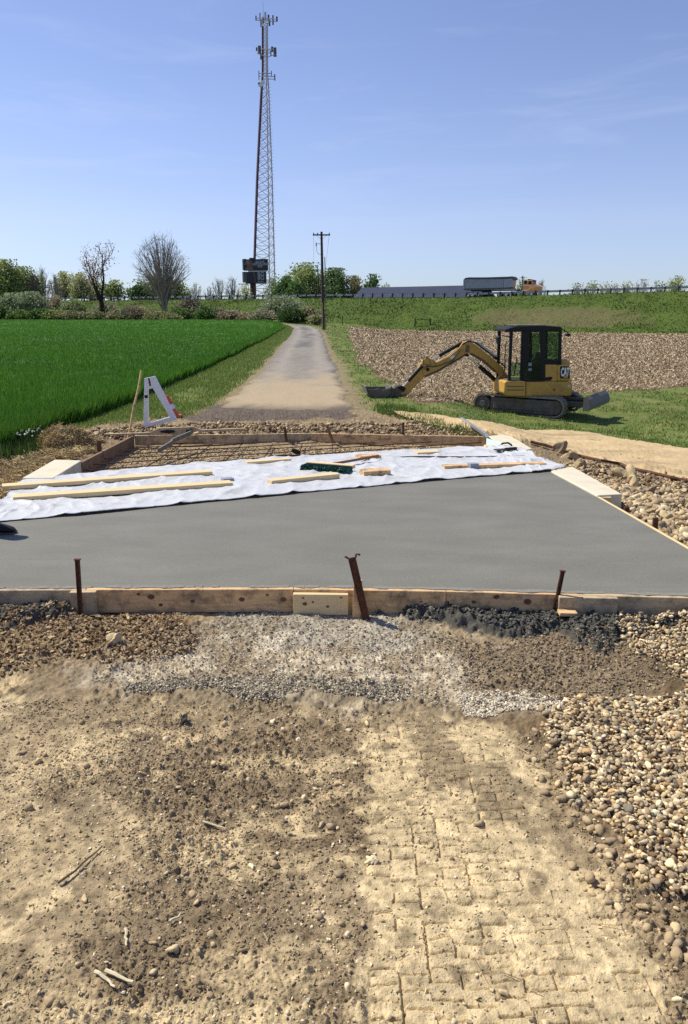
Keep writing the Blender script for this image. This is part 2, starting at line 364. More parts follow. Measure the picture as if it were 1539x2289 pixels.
def slab_mat():
    m, nt, b = newmat('fresh_concrete'); N = nt.nodes; L = nt.links
    tc = N.new('ShaderNodeTexCoord')
    mp = N.new('ShaderNodeMapping'); mp.inputs['Scale'].default_value = (.9, 1.9, 1); mp.inputs['Rotation'].default_value = (0, 0, R(-12)); L.new(tc.outputs['Object'], mp.inputs[0])
    n1 = N.new('ShaderNodeTexNoise'); n1.inputs['Scale'].default_value = 1.6; n1.inputs['Detail'].default_value = 5; L.new(mp.outputs[0], n1.inputs[0])
    n2 = N.new('ShaderNodeTexNoise'); n2.inputs['Scale'].default_value = 90; n2.inputs['Detail'].default_value = 4; L.new(tc.outputs['Object'], n2.inputs[0])
    cr = N.new('ShaderNodeValToRGB'); cr.color_ramp.elements[0].position = .3; cr.color_ramp.elements[1].position = .72
    cr.color_ramp.elements[0].color = (.146, .141, .120, 1); cr.color_ramp.elements[1].color = (.180, .175, .151, 1)
    L.new(n1.outputs['Fac'], cr.inputs[0])
    # thin trowel streaks
    m3 = N.new('ShaderNodeMapping'); m3.inputs['Scale'].default_value = (.5, 22, 1); m3.inputs['Rotation'].default_value = (0, 0, R(-5)); L.new(tc.outputs['Object'], m3.inputs[0])
    n3 = N.new('ShaderNodeTexNoise'); n3.inputs['Scale'].default_value = 1.2; n3.inputs['Detail'].default_value = 3; L.new(m3.outputs[0], n3.inputs[0])
    r3 = N.new('ShaderNodeMapRange'); r3.inputs['From Min'].default_value = .66; r3.inputs['From Max'].default_value = .74; r3.inputs['To Min'].default_value = 1; r3.inputs['To Max'].default_value = .84; L.new(n3.outputs['Fac'], r3.inputs[0])
    r2 = N.new('ShaderNodeMapRange'); r2.inputs['From Min'].default_value = .3; r2.inputs['From Max'].default_value = .7; r2.inputs['To Min'].default_value = .88; r2.inputs['To Max'].default_value = 1.12; L.new(n2.outputs['Fac'], r2.inputs[0])
    v = N.new('ShaderNodeVectorMath'); v.operation = 'MULTIPLY'; L.new(cr.outputs[0], v.inputs[0]); L.new(r3.outputs[0], v.inputs[1])
    v2 = N.new('ShaderNodeVectorMath'); v2.operation = 'MULTIPLY'; L.new(v.outputs[0], v2.inputs[0]); L.new(r2.outputs[0], v2.inputs[1])
    L.new(v2.outputs[0], b.inputs['Base Color'])
    b.inputs['Roughness'].default_value = .7; b.inputs['Specular IOR Level'].default_value = .22
    bp = N.new('ShaderNodeBump'); bp.inputs['Strength'].default_value = .25; bp.inputs['Distance'].default_value = .003
    L.new(n2.outputs['Fac'], bp.inputs['Height']); 
    b2 = N.new('ShaderNodeBump'); b2.inputs['Strength'].default_value = .06; b2.inputs['Distance'].default_value = .012
    L.new(n1.outputs['Fac'], b2.inputs['Height']); L.new(b2.outputs[0], bp.inputs['Normal']); L.new(bp.outputs[0], b.inputs['Normal'])
    return m
M['slab'] = slab_mat()

# ------------------------------------------------------------------ mesh helpers
def mesh_np(name, V, Fc, mtl, colors=None, smooth=False, parent=None, loc=None):
    V = np.asarray(V, np.float32)
    if loc is not None: V = V - np.array(loc, np.float32)
    Fc = np.asarray(Fc, np.int32); k = Fc.shape[1]
    me = bpy.data.meshes.new(name)
    me.vertices.add(len(V)); me.vertices.foreach_set('co', V.ravel())
    me.loops.add(Fc.size); me.loops.foreach_set('vertex_index', Fc.ravel())
    me.polygons.add(len(Fc)); me.polygons.foreach_set('loop_start', np.arange(0, Fc.size, k, dtype=np.int32))
    try: me.polygons.foreach_set('loop_total', np.full(len(Fc), k, np.int32))
    except Exception: pass
    if smooth: me.polygons.foreach_set('use_smooth', np.ones(len(Fc), bool))
    else: me.polygons.foreach_set('use_smooth', np.zeros(len(Fc), bool))
    if colors is not None:
        a = me.color_attributes.new('Col', 'FLOAT_COLOR', 'POINT')
        c = np.ones((len(V), 4), np.float32); c[:, :3] = colors; a.data.foreach_set('color', c.ravel())
    me.update(calc_edges=True); me.validate()
    me.materials.append(mtl)
    o = bpy.data.objects.new(name, me); COL.objects.link(o)
    if loc is not None: o.location = loc
    if parent is not None: o.parent = parent
    return o

def tag(o, label=None, cat=None, group=None, kind=None):
    if label: o['label'] = label
    if cat: o['category'] = cat
    if group: o['group'] = group
    if kind: o['kind'] = kind
    return o

def empty(name, loc, label, cat, rz=0.0, group=None):
    o = bpy.data.objects.new(name, None); COL.objects.link(o); o.location = loc; o.rotation_euler = (0, 0, rz); o.empty_display_size = .2
    return tag(o, label, cat, group)

class MB:
    def __init__(s, T=None): s.v = []; s.f = []; s.T = T or Matrix.Identity(4)
    def add(s, vs, fs):
        n = len(s.v); s.v += [tuple(s.T @ Vector(v)) for v in vs]; s.f += [tuple(i + n for i in f) for f in fs]; return s
    def box(s, x0, x1, y0, y1, z0, z1):
        return s.add([(x0, y0, z0), (x1, y0, z0), (x1, y1, z0), (x0, y1, z0), (x0, y0, z1), (x1, y0, z1), (x1, y1, z1), (x0, y1, z1)],
                     [(0, 3, 2, 1), (4, 5, 6, 7), (0, 1, 5, 4), (1, 2, 6, 5), (2, 3, 7, 6), (3, 0, 4, 7)])
    def prism(s, poly, y0, y1):            # poly in x,z
        n = len(poly); a = sum(poly[i][0] * poly[(i + 1) % n][1] - poly[(i + 1) % n][0] * poly[i][1] for i in range(n))
        if a < 0: poly = poly[::-1]
        return s.add([(x, y0, z) for x, z in poly] + [(x, y1, z) for x, z in poly],
                     [tuple(range(n)), tuple(range(2 * n - 1, n - 1, -1))] + [(i, i + n, (i + 1) % n + n, (i + 1) % n) for i in range(n)])
    def slabp(s, pts, th):                  # pts 3d top polygon, extruded down
        n = len(pts); pts = [Vector(p) for p in pts]
        a = sum(pts[i].x * pts[(i + 1) % n].y - pts[(i + 1) % n].x * pts[i].y for i in range(n))
        if a < 0: pts = pts[::-1]
        return s.add([tuple(p) for p in pts] + [(p.x, p.y, p.z - th) for p in pts],
                     [tuple(range(n)), tuple(range(2 * n - 1, n - 1, -1))] + [(i, i + n, (i + 1) % n + n, (i + 1) % n) for i in range(n)])
    def tube(s, p0, p1, r0, r1=None, n=10):
        r1 = r0 if r1 is None else r1; p0 = Vector(p0); p1 = Vector(p1); d = (p1 - p0).normalized()
        u = d.orthogonal().normalized(); w = d.cross(u)
        vs = []
        for p, r in ((p0, r0), (p1, r1)):
            for i in range(n): a = 2 * math.pi * i / n; vs.append(tuple(p + u * math.cos(a) * r + w * math.sin(a) * r))
        return s.add(vs, [tuple(range(n - 1, -1, -1)), tuple(range(n, 2 * n))] + [(i, (i + 1) % n, (i + 1) % n + n, i + n) for i in range(n)])
    def path(s, pts, r, n=8):
        pts = [Vector(p) for p in pts]; rings = []; u = None; base = []
        for i, p in enumerate(pts):
            d = (pts[min(i + 1, len(pts) - 1)] - pts[max(i - 1, 0)]).normalized()
            u = (d.orthogonal() if u is None else (u - d * u.dot(d))).normalized(); w = d.cross(u)
            rr = r[i] if isinstance(r, (list, tuple)) else r
            base += [tuple(p + u * math.cos(2 * math.pi * j / n) * rr + w * math.sin(2 * math.pi * j / n) * rr) for j in range(n)]
        m = len(pts)
        fs = [tuple(range(n - 1, -1, -1)), tuple(range((m - 1) * n, m * n))]
        for i in range(m - 1): fs += [(i * n + j, i * n + (j + 1) % n, (i + 1) * n + (j + 1) % n, (i + 1) * n + j) for j in range(n)]
        return s.add(base, fs)
    def beam(s, p0, p1, w, h, up=(0, 0, 1)):   # rectangular bar
        p0 = Vector(p0); p1 = Vector(p1); d = (p1 - p0).normalized(); sd = d.cross(Vector(up)).normalized(); u = sd.cross(d)
        vs = [tuple(p + sd * a * w / 2 + u * b * h / 2) for p in (p0, p1) for a, b in ((-1, -1), (1, -1), (1, 1), (-1, 1))]
        return s.add(vs, [(0, 1, 2, 3), (7, 6, 5, 4), (0, 4, 5, 1), (1, 5, 6, 2), (2, 6, 7, 3), (3, 7, 4, 0)])
    def build(s, name, m, parent=None, loc=None, bevel=0, smooth=False, seg=2):
        me = bpy.data.meshes.new(name); v = s.v
        if loc is not None: v = [(a - loc[0], b - loc[1], c - loc[2]) for a, b, c in v]
        me.from_pydata(v, [], s.f); me.update()
        bm = bmesh.new(); bm.from_mesh(me); bmesh.ops.recalc_face_normals(bm, faces=bm.faces); bm.to_mesh(me); bm.free()
        me.materials.append(m); o = bpy.data.objects.new(name, me); COL.objects.link(o)
        if loc is not None: o.location = loc
        if parent is not None: o.parent = parent
        if smooth: 
            me.shade_smooth(); 
            try: me.set_sharp_from_angle(angle=R(35))
            except Exception: pass
        if bevel:
            b = o.modifiers.new('bevel', 'BEVEL'); b.width = bevel; b.segments = seg; b.limit_method = 'ANGLE'; b.angle_limit = R(35)
        return o

def text_mesh(name, s, size, m, mw, parent=None, ext=.004, offset=0.0, sx=1.0, align='CENTER', spacing=1.0):
    cu = bpy.data.curves.new(name, 'FONT'); cu.body = s; cu.size = size; cu.align_x = align; cu.align_y = 'CENTER'; cu.extrude = ext; cu.offset = offset; cu.space_character = spacing
    o = bpy.data.objects.new(name + '_tmp', cu); COL.objects.link(o)
    bpy.context.view_layer.update()
    me = bpy.data.meshes.new_from_object(o.evaluated_get(bpy.context.evaluated_depsgraph_get()))
    bpy.data.objects.remove(o); bpy.data.curves.remove(cu)
    me.transform(Matrix.Diagonal((sx, 1, 1, 1))); me.transform(mw); me.materials.clear(); me.materials.append(m)
    q = bpy.data.objects.new(name, me); COL.objects.link(q)
    if parent is not None: q.parent = parent
    return q

# ------------------------------------------------------------------ ground sheet
def lin(r, g, b):
    f = lambda c: (c / 255 / 12.92) if c / 255 <= .04045 else ((c / 255 + .055) / 1.055) ** 2.4
    return np.array([f(r), f(g), f(b)])
GAIN = .80
C_TAN = lin(216, 194, 152) * .80; C_SOIL = lin(154, 135, 107) * GAIN; C_DARK = lin(104, 86, 64) * GAIN
C_WHITE = lin(222, 210, 186) * .84; C_BLUE = lin(160, 157, 150) * GAIN; C_SPILL = lin(86, 85, 80) * GAIN
C_GRN = lin(100, 116, 56) * .8; C_GRN2 = lin(140, 134, 84) * .8; C_STUB = lin(136, 114, 88) * .85; C_WET = lin(100, 90, 82) * GAIN
C_CHALK = lin(226, 214, 190) * .85

def mixc(c, col, m): return c + (np.asarray(col) - c) * m[:, None]

def ground_color(X, Y):
    n1 = fbm(X * 3, Y * 3, 5, 101); n2 = fbm(X * 14, Y * 14, 4, 102); n3 = fbm(X * .5, Y * .5, 4, 103)
    p = .449 * X + .894 * Y
    c = np.tile(C_GRN, (len(X), 1)) * (.75 + .5 * n3)[:, None]
    c = mixc(c, C_GRN2, sstep(.45, .7, n1) * .6)
    # stubble
    st = STUB(X, Y, .15, .5, 1.2, 3)
    c = mixc(c, C_STUB * .75, st * (1 - .35 * sstep(.5, .75, n3)))
    # embankment
    eb = sstep(108.5, 110.5, p)
    ec = lin(86, 106, 46) * .75 * (.7 + .6 * fbm(X * .4, Y * .9, 4, 110))[:, None]
    c = c * (1 - eb[:, None]) + ec * eb[:, None]
    bm = Z['bare'](X, Y, .8, 1.5, .5, 5) if False else np.zeros(len(X))
    e2 = ((X - 31) / 11) ** 2 + ((p - 114.6) / 3.4) ** 2
    bm = (1 - sstep(.5, 1.3, e2 + (fbm(X * .6, Y * .9, 4, 111) - .5) * 1.4)) * eb
    c = mixc(c, lin(128, 110, 88) * .75, bm * .5)
    # wheat floor
    wf = sstep(0, .2, WHEAT_X(Y) - X) * (Y > 9) * (Y < WHEAT_FAR)
    c = mixc(c, lin(40, 70, 25) * .6, wf)
    # verge of dirt beside the road
    rm = road_mask(X, Y, .35); vm = sstep(-.25, .2, rm + (n1 - .5) * .7) * (Y > 11) * (Y < 104)
    c = mixc(c, C_SOIL * .95, vm * .8)
    # construction area
    x, y = X, Y
    con = np.maximum(1 - sstep(15.5, 17.2, y + (n1 - .5) * 2.5 + np.maximum(0, x - 1.0) * 2.2 + np.maximum(0, -3.3 - x) * 2.6), Z['cut'](x, y, .2, .3))
    con = np.maximum(con, 1 - sstep(6.5, 8.0, y + (n1 - .5)))
    soil = C_SOIL[None] * (.80 + .40 * n2)[:, None]; soil = mixc(soil, C_DARK, sstep(.44, .62, fbm(X * 5, Y * 6, 6, 103, .62)) * .4)
    soil = mixc(soil, C_TAN * .95, sstep(.52, .62, fbm(X * 3.2, Y * 6.5, 6, 104, .62)) * .7 * (y < 5))
    c = c * (1 - con[:, None]) + soil * con[:, None]
    near = y < 20
    def ap(key, col, amt=1, **kw):
        nonlocal c
        m = np.zeros(len(X)); m[near] = Z[key](X[near], Y[near], **kw); c = mixc(c, col, m * amt)
    vt = (.88 + .24 * n2)[:, None]
    ap('white', C_WHITE * .92, .42, soft=.12, rag=.25, sc=3.0); wn = sstep(.48, .58, fbm(X * 6, Y * 9, 5, 121, .6)); mw_ = np.zeros(len(X)); mw_[near] = Z['white'](X[near], Y[near], soft=.2, rag=.25); c = mixc(c, C_WHITE, wn * mw_ * .7)
    ap('blue', lin(152, 147, 136) * GAIN, .6, soft=.1, rag=.2, sc=3.5)
    ap('tread', C_TAN, .8, soft=.06, rag=.06, sc=9)
    ap('tanL', C_TAN, .5, soft=.2, rag=.3); ap('tan2', C_TAN, .55, soft=.2, rag=.3); ap('tan3', C_TAN, .7); ap('tan4', C_TAN * .98, .4, soft=.2, rag=.2)
    ap('tan5', C_TAN, .5, soft=.2, rag=.2); ap('tan6', C_TAN, .25, soft=.2, rag=.3)
    # loose dark crumbs strewn over the tan lanes
    dk_ = sstep(.52, .60, fbm(X * 5.5, Y * 4.6, 6, 105, .62)) * (y < 4)
    c = mixc(c, C_SOIL * .85, dk_ * .75)
    sp_ = sstep(.70, .82, fbm(X * 42, Y * 42, 2, 107)) * (y < 5); c = mixc(c, C_DARK * .6, sp_ * .35)
    # the loose lane left of the prints is darker
    ap('gravL', lin(138, 114, 84) * GAIN, .7, soft=.25, rag=.2)
    ap('crush', lin(160, 148, 124) * GAIN, .5, soft=.06, rag=.06); ap('darkR', lin(132, 116, 94) * GAIN, .75, soft=.15, rag=.2)
    ap('river', lin(118, 98, 72) * .7, .85, soft=.2, rag=.15); ap('river2', lin(108, 92, 70) * .7, .85, soft=.2, rag=.15)
    ap('chalk', C_WHITE * .85, .12, soft=.06, rag=.08, sc=9)
    spm = np.zeros(len(X)); spm[near] = np.maximum(Z['spillL'](X[near], Y[near], .12, .06, 9), Z['spillR'](X[near], Y[near], .12, .06, 9)); c = mixc(c, C_SPILL, sstep(.02, .25, spm) * .95)
    ap('wet', C_WET, .9, soft=.1, rag=.35, sc=1.6)
    ap('bed', lin(168, 148, 118) * .8, .8)
    n4 = fbm(X * 38, Y * 38, 3, 120); nm = (Y < 20)
    c = c * (vt * np.where(nm, .50 + 1.0 * n4, 1)[:, None])
    c = c * np.array([1.06, 1.0, .90]) if False else c
    return np.clip(c, .005, .9)

ys = [-40., -20, -10, -5, -2, -.6, 0, .4, .7, .9, 1.0]
y = 1.0
while y < 190:
    st = (y * y + 2.6) / (740 * 1.75) * (.75 if y < 5.2 else .85)
    st = min(max(st, .003), .6 if 95 < y < 160 else 1.2); y += st; ys.append(y)
while y < 2600: y *= 1.12; ys.append(y)
ys = np.array(ys)
core = np.linspace(-.52, .56, 900)
outl = -np.array([.53, .56, .6, .68, .8, 1, 1.4, 2, 3, 5]); outr = np.array([.57, .6, .65, .75, .9, 1.2, 1.8, 2.6, 5])
ss = np.concatenate([outl[::-1], core, outr])
SS, YY = np.meshgrid(ss, ys)
XX = SS * (np.maximum(YY, .0) + .28) if False else SS * np.maximum(YY * .985 + .35, 1.0)
XX = np.where(np.abs(SS) > .58, SS * np.maximum(YY * .985 + .35, 6.0), XX)
sh = XX.shape
xf, yf = XX.ravel(), YY.ravel()
zf = np.zeros_like(xf); cf = np.zeros((len(xf), 3))
CH = 250000
for i in range(0, len(xf), CH):
    a, b = xf[i:i + CH], yf[i:i + CH]
    zf[i:i + CH] = hg(a, b); cf[i:i + CH] = ground_color(a, b)
idx = np.arange(xf.size).reshape(sh)
FQ = np.stack([idx[:-1, :-1], idx[:-1, 1:], idx[1:, 1:], idx[1:, :-1]], -1).reshape(-1, 4)
g = mesh_np('ground', np.stack([xf, yf, zf], 1), FQ, M['soil'], cf, smooth=True)
tag(g, 'rutted tan and brown dirt around the new slab running out to fields and embankment', kind='structure')
del XX, YY, SS

# ------------------------------------------------------------------ road, track, highway
def strip(name, ycs, xl, xr, n, off, colf, mt, label):
    t = np.linspace(0, 1, n); YYs = np.repeat(ycs, n); T = np.tile(t, len(ycs)); XL = np.repeat(xl, n); XR = np.repeat(xr, n)
    Xs = XL + (XR - XL) * T
    Zs = hg(Xs, YYs) + (off * np.minimum(1, np.minimum(T, 1 - T) * 14) + .004) * sstep(ycs[0] + .2, ycs[0] + 1.6, YYs) - .02 * (1 - sstep(ycs[0], ycs[0] + .9, YYs + (fbm(Xs * 2, YYs * 2, 3, 205) - .5) * 1.2)) + (fbm(Xs * 2, YYs * 1.2, 3, 201) - .5) * .03
    Zs = np.where((T == 0) | (T == 1), hg(Xs, YYs) - .03, Zs)
    I = np.arange(len(Xs)).reshape(len(ycs), n)
    Fs = np.stack([I[:-1, :-1], I[:-1, 1:], I[1:, 1:], I[1:, :-1]], -1).reshape(-1, 4)
    o = mesh_np(name, np.stack([Xs, YYs, Zs], 1), Fs, mt, colf(Xs, YYs, T), True)
    return tag(o, label, kind='structure')
yr = np.concatenate([np.arange(16.4, 40, .12), np.arange(40, 104, .3)])
cx = ROADC(yr); w = ROADW(yr)
jl = (fbm(yr * 1.1, yr * 0, 4, 210) - .5) * .5; jr = (fbm(yr * 1.1, yr * 0 + 9, 4, 211) - .5) * .5
def road_col(X, Y, T):
    n = fbm(X * 1.8, Y * .7, 4, 220); n2 = fbm(X * 7, Y * 4, 3, 221)
    near = 1 - sstep(20, 31, Y + (n - .5) * 12)
    c = np.tile(lin(150, 143, 134) * .72, (len(X), 1)) * (.85 + .3 * n2)[:, None]
    c = mixc(c, lin(186, 166, 134) * .78, near * (.75 + .25 * n))
    wh = np.exp(-((T - .24) / .09) ** 2) + np.exp(-((T - .78) / .09) ** 2)
    c = mixc(c, lin(172, 164, 152) * .75, wh * .55 * (1 - near))
    pat = np.exp(-((T - .5 - .1 * np.sin(Y * .12)) / .2) ** 2) * sstep(30, 46, Y) * sstep(.35, .55, fbm(X * .9, Y * .2, 3, 225)); c = mixc(c, lin(100, 100, 102) * .75, pat * .75)
    edge = sstep(.0, .12, np.minimum(T, 1 - T)); c = c * (.75 + .25 * edge)[:, None]
    df = 1 - sstep(16.6, 18.2, Y + (n - .5) * 1.6); c = mixc(c, C_WET * .9, df * .9)
    return c
strip('farm_road', yr, cx - w + jl, cx + w + jr, 60, .05, road_col, M['road'], 'tan and grey gravel farm road running away from the slab')

# dirt track crossing from the road end to the right
m = len(TK_A); tt = np.linspace(0, m - 1, 260)
ta = np.stack([np.interp(tt, range(m), TK_A[:, k]) for k in (0, 1)], 1); tb = np.stack([np.interp(tt, range(m), TK_B[:, k]) for k in (0, 1)], 1)
def smooth(a, k=31):
    q = np.pad(a, ((k // 2, k // 2), (0, 0)), 'edge'); return np.stack([np.convolve(q[:, j], np.ones(k) / k, 'valid') for j in range(2)], 1)
ta = smooth(ta); tb = smooth(tb)
jj = (fbm(tt * 6, tt * 0, 3, 231) - .5)[:, None] * .35; dv = (ta - tb) / np.linalg.norm(ta - tb, axis=1)[:, None]
ta = ta + dv * jj; tb = tb - dv * (fbm(tt * 6, tt * 0 + 4, 3, 232) - .5)[:, None] * .35
n = 44; T = np.linspace(0, 1, n)
P = ta[:, None, :] * (1 - T[None, :, None]) + tb[:, None, :] * T[None, :, None]
Xs, Ys = P[..., 0].ravel(), P[..., 1].ravel(); Tt = np.tile(T, len(tt))
Zs = hg(Xs, Ys) + .045 + (fbm(Xs * 1.6, Ys * 1.6, 3, 233) - .5) * .05 - .03 * (np.exp(-((Tt - .3) / .08) ** 2) + np.exp(-((Tt - .72) / .08) ** 2))
Zs = np.where((Tt == 0) | (Tt == 1), hg(Xs, Ys) - .04, Zs)
I = np.arange(len(Xs)).reshape(len(tt), n)
Fs = np.stack([I[:-1, :-1], I[:-1, 1:], I[1:, 1:], I[1:, :-1]], -1).reshape(-1, 4)
nn = fbm(Xs * 3, Ys * 3, 4, 235)
cc = np.tile(lin(205, 180, 138) * .8, (len(Xs), 1)) * (.82 + .36 * nn)[:, None]
cc = mixc(cc, C_SOIL, sstep(.6, .75, fbm(Xs * 1.3, Ys * 2.5, 4, 236)) * .6)
tag(mesh_np('dirt_track', np.stack([Xs, Ys, Zs], 1), Fs, M['road'], cc, True), 'pale dry dirt track curving to the right past the slab', kind='structure')

def hp(t, p, dz=0.0):
    """point on the embankment: t along the highway, p across"""
    X = .894 * t + .449 * p; Yv = -.449 * t + .894 * p
    return Vector((X, Yv, float(zroad(X, Yv)) + dz))
mb = MB()
ts = list(range(-420, 240, 20))
for a, b in zip(ts[:-1], ts[1:]):
    q = [hp(a, 125.3, .03), hp(b, 125.3, .03), hp(b, 136.5, .03), hp(a, 136.5, .03)]
    n0 = len(mb.v); mb.add([tuple(v) for v in q], [(0, 1, 2, 3)])
tag(mb.build('highway', M['asph']), 'raised two lane highway on top of the grassy embankment', kind='structure')

# ------------------------------------------------------------------ stones
def ico(sub):
    bm = bmesh.new(); bmesh.ops.create_icosphere(bm, subdivisions=sub, radius=1)
    V = np.array([v.co[:] for v in bm.verts]); Fc = np.array([[v.index for v in f.verts] for f in bm.faces]); bm.free(); return V, Fc
ICO = {k: ico(k) for k in (1, 2, 3, 5)}
def rocks(name, P, size, colors, sub=2, flat=(.45, .8), ang=0.0, mtl=None, label=None, sink=.25, smooth_=True, kind='stuff', seed=0):
    r = np.random.default_rng(seed + 99)
    tv, tf = ICO[sub]; nv = len(tv); N = len(P)
    var = []
    for k in range(8):
        q = tv.copy()
        amp = .10 + ang * .25
        for d in range(4 if ang else 3):
            dd = r.normal(size=3); dd /= np.linalg.norm(dd); s_ = q @ dd
            if ang: q = q - np.outer(np.maximum(0, s_ - (.45 + .3 * r.random())), dd) * .95
            q = q * (1 + amp * np.sin(s_ * (2 + 2 * r.random()) + r.random() * 6))[:, None]
        var.append(q)
    var = np.array(var)[r.integers(0, 8, N)]
    s = size[:, None] * np.stack([np.ones(N), r.uniform(.62, .95, N), r.uniform(*flat, N)], 1)
    q = var * s[:, None, :]
    yaw = r.uniform(0, 6.283, N); tx = r.normal(0, .22 + ang * .25, N); ty = r.normal(0, .22 + ang * .25, N)
    def rot(q, a, i, j):
        c, s2 = np.cos(a)[:, None], np.sin(a)[:, None]; o = q.copy()
        o[..., i] = q[..., i] * c - q[..., j] * s2; o[..., j] = q[..., i] * s2 + q[..., j] * c; return o
    q = rot(q, tx, 1, 2); q = rot(q, ty, 0, 2); q = rot(q, yaw, 0, 1)
    P = P.copy(); P[:, 2] += s[:, 2] * (1 - 2 * sink) 
    V = (q + P[:, None, :]).reshape(-1, 3)
    Fc = (tf[None] + (np.arange(N) * nv)[:, None, None]).reshape(-1, 3)
    C = np.repeat(colors, nv, 0)
    o = mesh_np(name, V, Fc, mtl or M['stone'], C, smooth_)
    return tag(o, label, kind=kind)

def scatter(poly, n, r, bias=None):
    poly = np.asarray(poly); lo = poly.min(0); hi = poly.max(0); out = []
    got = 0
    while got < n:
        q = r.uniform(lo, hi, (n * 2, 2)); s = sdf(poly, q[:, 0], q[:, 1]) + (fbm(q[:, 0] * 5, q[:, 1] * 5, 3, 300) - .5) * .25
        q = q[(s > 0)]
        # keep what the camera could nearly see
        q = q[np.abs(q[:, 0]) < q[:, 1] * .52 + .5]
        if len(q) == 0: break
        out.append(q); got += len(q)
    q = np.concatenate(out)[:n]; return q

def pal(n, r, cols, jit=.15):
    cols = np.array(cols); c = cols[r.integers(0, len(cols), n)] * (1 + r.normal(0, jit, n))[:, None]; return np.clip(c, .01, .85)

T1 = lin(212, 188, 146); T2 = lin(190, 166, 128); T3 = lin(226, 206, 168); T4 = lin(164, 144, 116); T5 = lin(172, 158, 132); T6 = lin(120, 96, 70); T7 = lin(190, 156, 108); TG = lin(146, 136, 116) * .75
def layer(q, h, dz): 
    z = h(q[:, 0], q[:, 1]) + dz; return np.stack([q[:, 0], q[:, 1], z], 1)
# river gravel, two layers
r = np.random.default_rng(11)
polyR = Z['river'].poly; polyR2 = Z['river2'].poly
def river(poly, n, smin, smax, seed, label):
    rr = np.random.default_rng(seed)
    qs = scatter(poly, n, rr); sz = rr.uniform(smin, smax, len(qs)) * (1 + .45 * (rr.random(len(qs)) > .9)); 
    Pn = layer(qs, hg, 0); Pn[:, 2] += rr.uniform(-.01, .02, len(qs))
    return rocks('river_gravel', Pn, sz, pal(len(qs), rr, [T1 * .85, T2 * .85, T3 * .8, T2 * .7, T4 * .9, T1 * .8, T7 * .85, T4 * .8, T6 * .9, T5 * .9, TG, T3, T1], .16), 2, (.38, .75), .16, seed=seed, label=label)
river(polyR, 12000, .0045, .0140, 21, 'rounded tan river gravel spilled along the right foreground')
river(polyR2, 5200, .005, .013, 22, 'rounded tan gravel heap below the wet concrete on the right')
# stragglers around the river gravel
rr = np.random.default_rng(31)
def sprinkle(poly, n, smin, smax, cols, seed, name, label, sub=1, ang=0., flat=(.5, .85), sink=.3, power=1.6, mtl=None, dz=0):
    rr = np.random.default_rng(seed); q = scatter(poly, n, rr)
    sz = smin + (smax - smin) * rr.random(len(q)) ** power * 1.0
    return rocks(name, layer(q, hg, dz), sz, pal(len(q), rr, cols), sub, flat, ang, label=label, sink=sink, seed=seed, smooth_=(ang == 0), mtl=mtl)
def PW(*pts): return W(pts)
sprinkle(PW((1180, 1600), (1539, 1540), (1800, 1600), (1700, 2200), (1539, 2200), (1380, 2020), (1280, 1900), (1200, 1750), (1150, 1650)), 900, .005, .02, [T1 * .8, T2 * .75, T4 * .8], 32, 'loose_pebbles', 'loose pebbles scattered at the edge of the river gravel', 2)
sprinkle(Z['gravL'].poly, 5200, .004, .016, [lin(176, 148, 108) * .75, lin(140, 112, 78) * .75, lin(196, 172, 134) * .75, lin(110, 88, 62) * .75], 33, 'brown_gravel', 'brown gravel lying below the form board on the left', 1, .5, (.4, .8), .2)
sprinkle(Z['crush'].poly, 7000, .0022, .007, [lin(190, 178, 154) * .8, lin(164, 154, 134) * .8, lin(206, 194, 170) * .8, lin(128, 114, 94) * .8], 34, 'crushed_stone', 'pale grey crushed stone ridge across the dirt', 1, .6, (.6, .9), .1, 1.2)
sprinkle(Z['chalk'].poly, 4500, .003, .008, [lin(222, 210, 186) * .8, lin(204, 190, 164) * .8, lin(232, 222, 202) * .8], 35, 'limestone_chips', 'white limestone chips in a streak above the river gravel', 1, .6, (.6, .9), .1, 1.2)
sprinkle(np.concatenate([Z['white'].poly]), 12000, .0018, .0075, [C_WHITE, C_WHITE * .85, C_WHITE * .7, C_SOIL, C_SOIL * 1.1, lin(160, 152, 136) * .85], 36, 'fine_gravel', 'fine pale gravel spread in front of the form boards', 1, .5, (.5, .9), .3, 2.0)
sprinkle(Z['darkR'].poly, 6500, .003, .011, [lin(150, 132, 108) * .8, lin(128, 112, 90) * .8, lin(176, 158, 130) * .8, lin(140, 122, 98) * .8], 37, 'brown_fine_gravel', 'dull brown gravel between wet concrete and river gravel', 1, .5, (.5, .9), .25, 2.0)
FG = PW((-250, 1570), (700, 1560), (1240, 1640), (1330, 1800), (1539, 2050), (1800, 2420), (-300, 2420))
rr = np.random.default_rng(41)
q = scatter(FG, 90000, rr)
# clods avoid the smooth lanes
lane = np.maximum.reduce([Z['tread'](q[:, 0], q[:, 1], .03, .05, 9), Z['tanL'](q[:, 0], q[:, 1]), .8 * Z['tan2'](q[:, 0], q[:, 1]), .7 * Z['tan4'](q[:, 0], q[:, 1])])
clump = sstep(.38, .66, fbm(q[:, 0] * 3.2, q[:, 1] * 3.2, 4, 12))
keep = rr.random(len(q)) < (1 - .72 * lane) * (.5 + .5 * clump); q = q[keep]
sz = .0012 + .0056 * rr.random(len(q)) ** 5
rocks('soil_crumbs', layer(q, hg, 0), sz, np.clip(ground_color(q[:, 0], q[:, 1]) * rr.uniform(.75, 1.3, len(q))[:, None], .01, .8), 1, (.5, .9), .6, mtl=M['stone'], label='loose crumbs of brown soil over the rutted foreground', sink=.3, smooth_=False, seed=41)
q = scatter(FG, 1500, rr); lane = Z['tread'](q[:, 0], q[:, 1], .03, .05, 9)
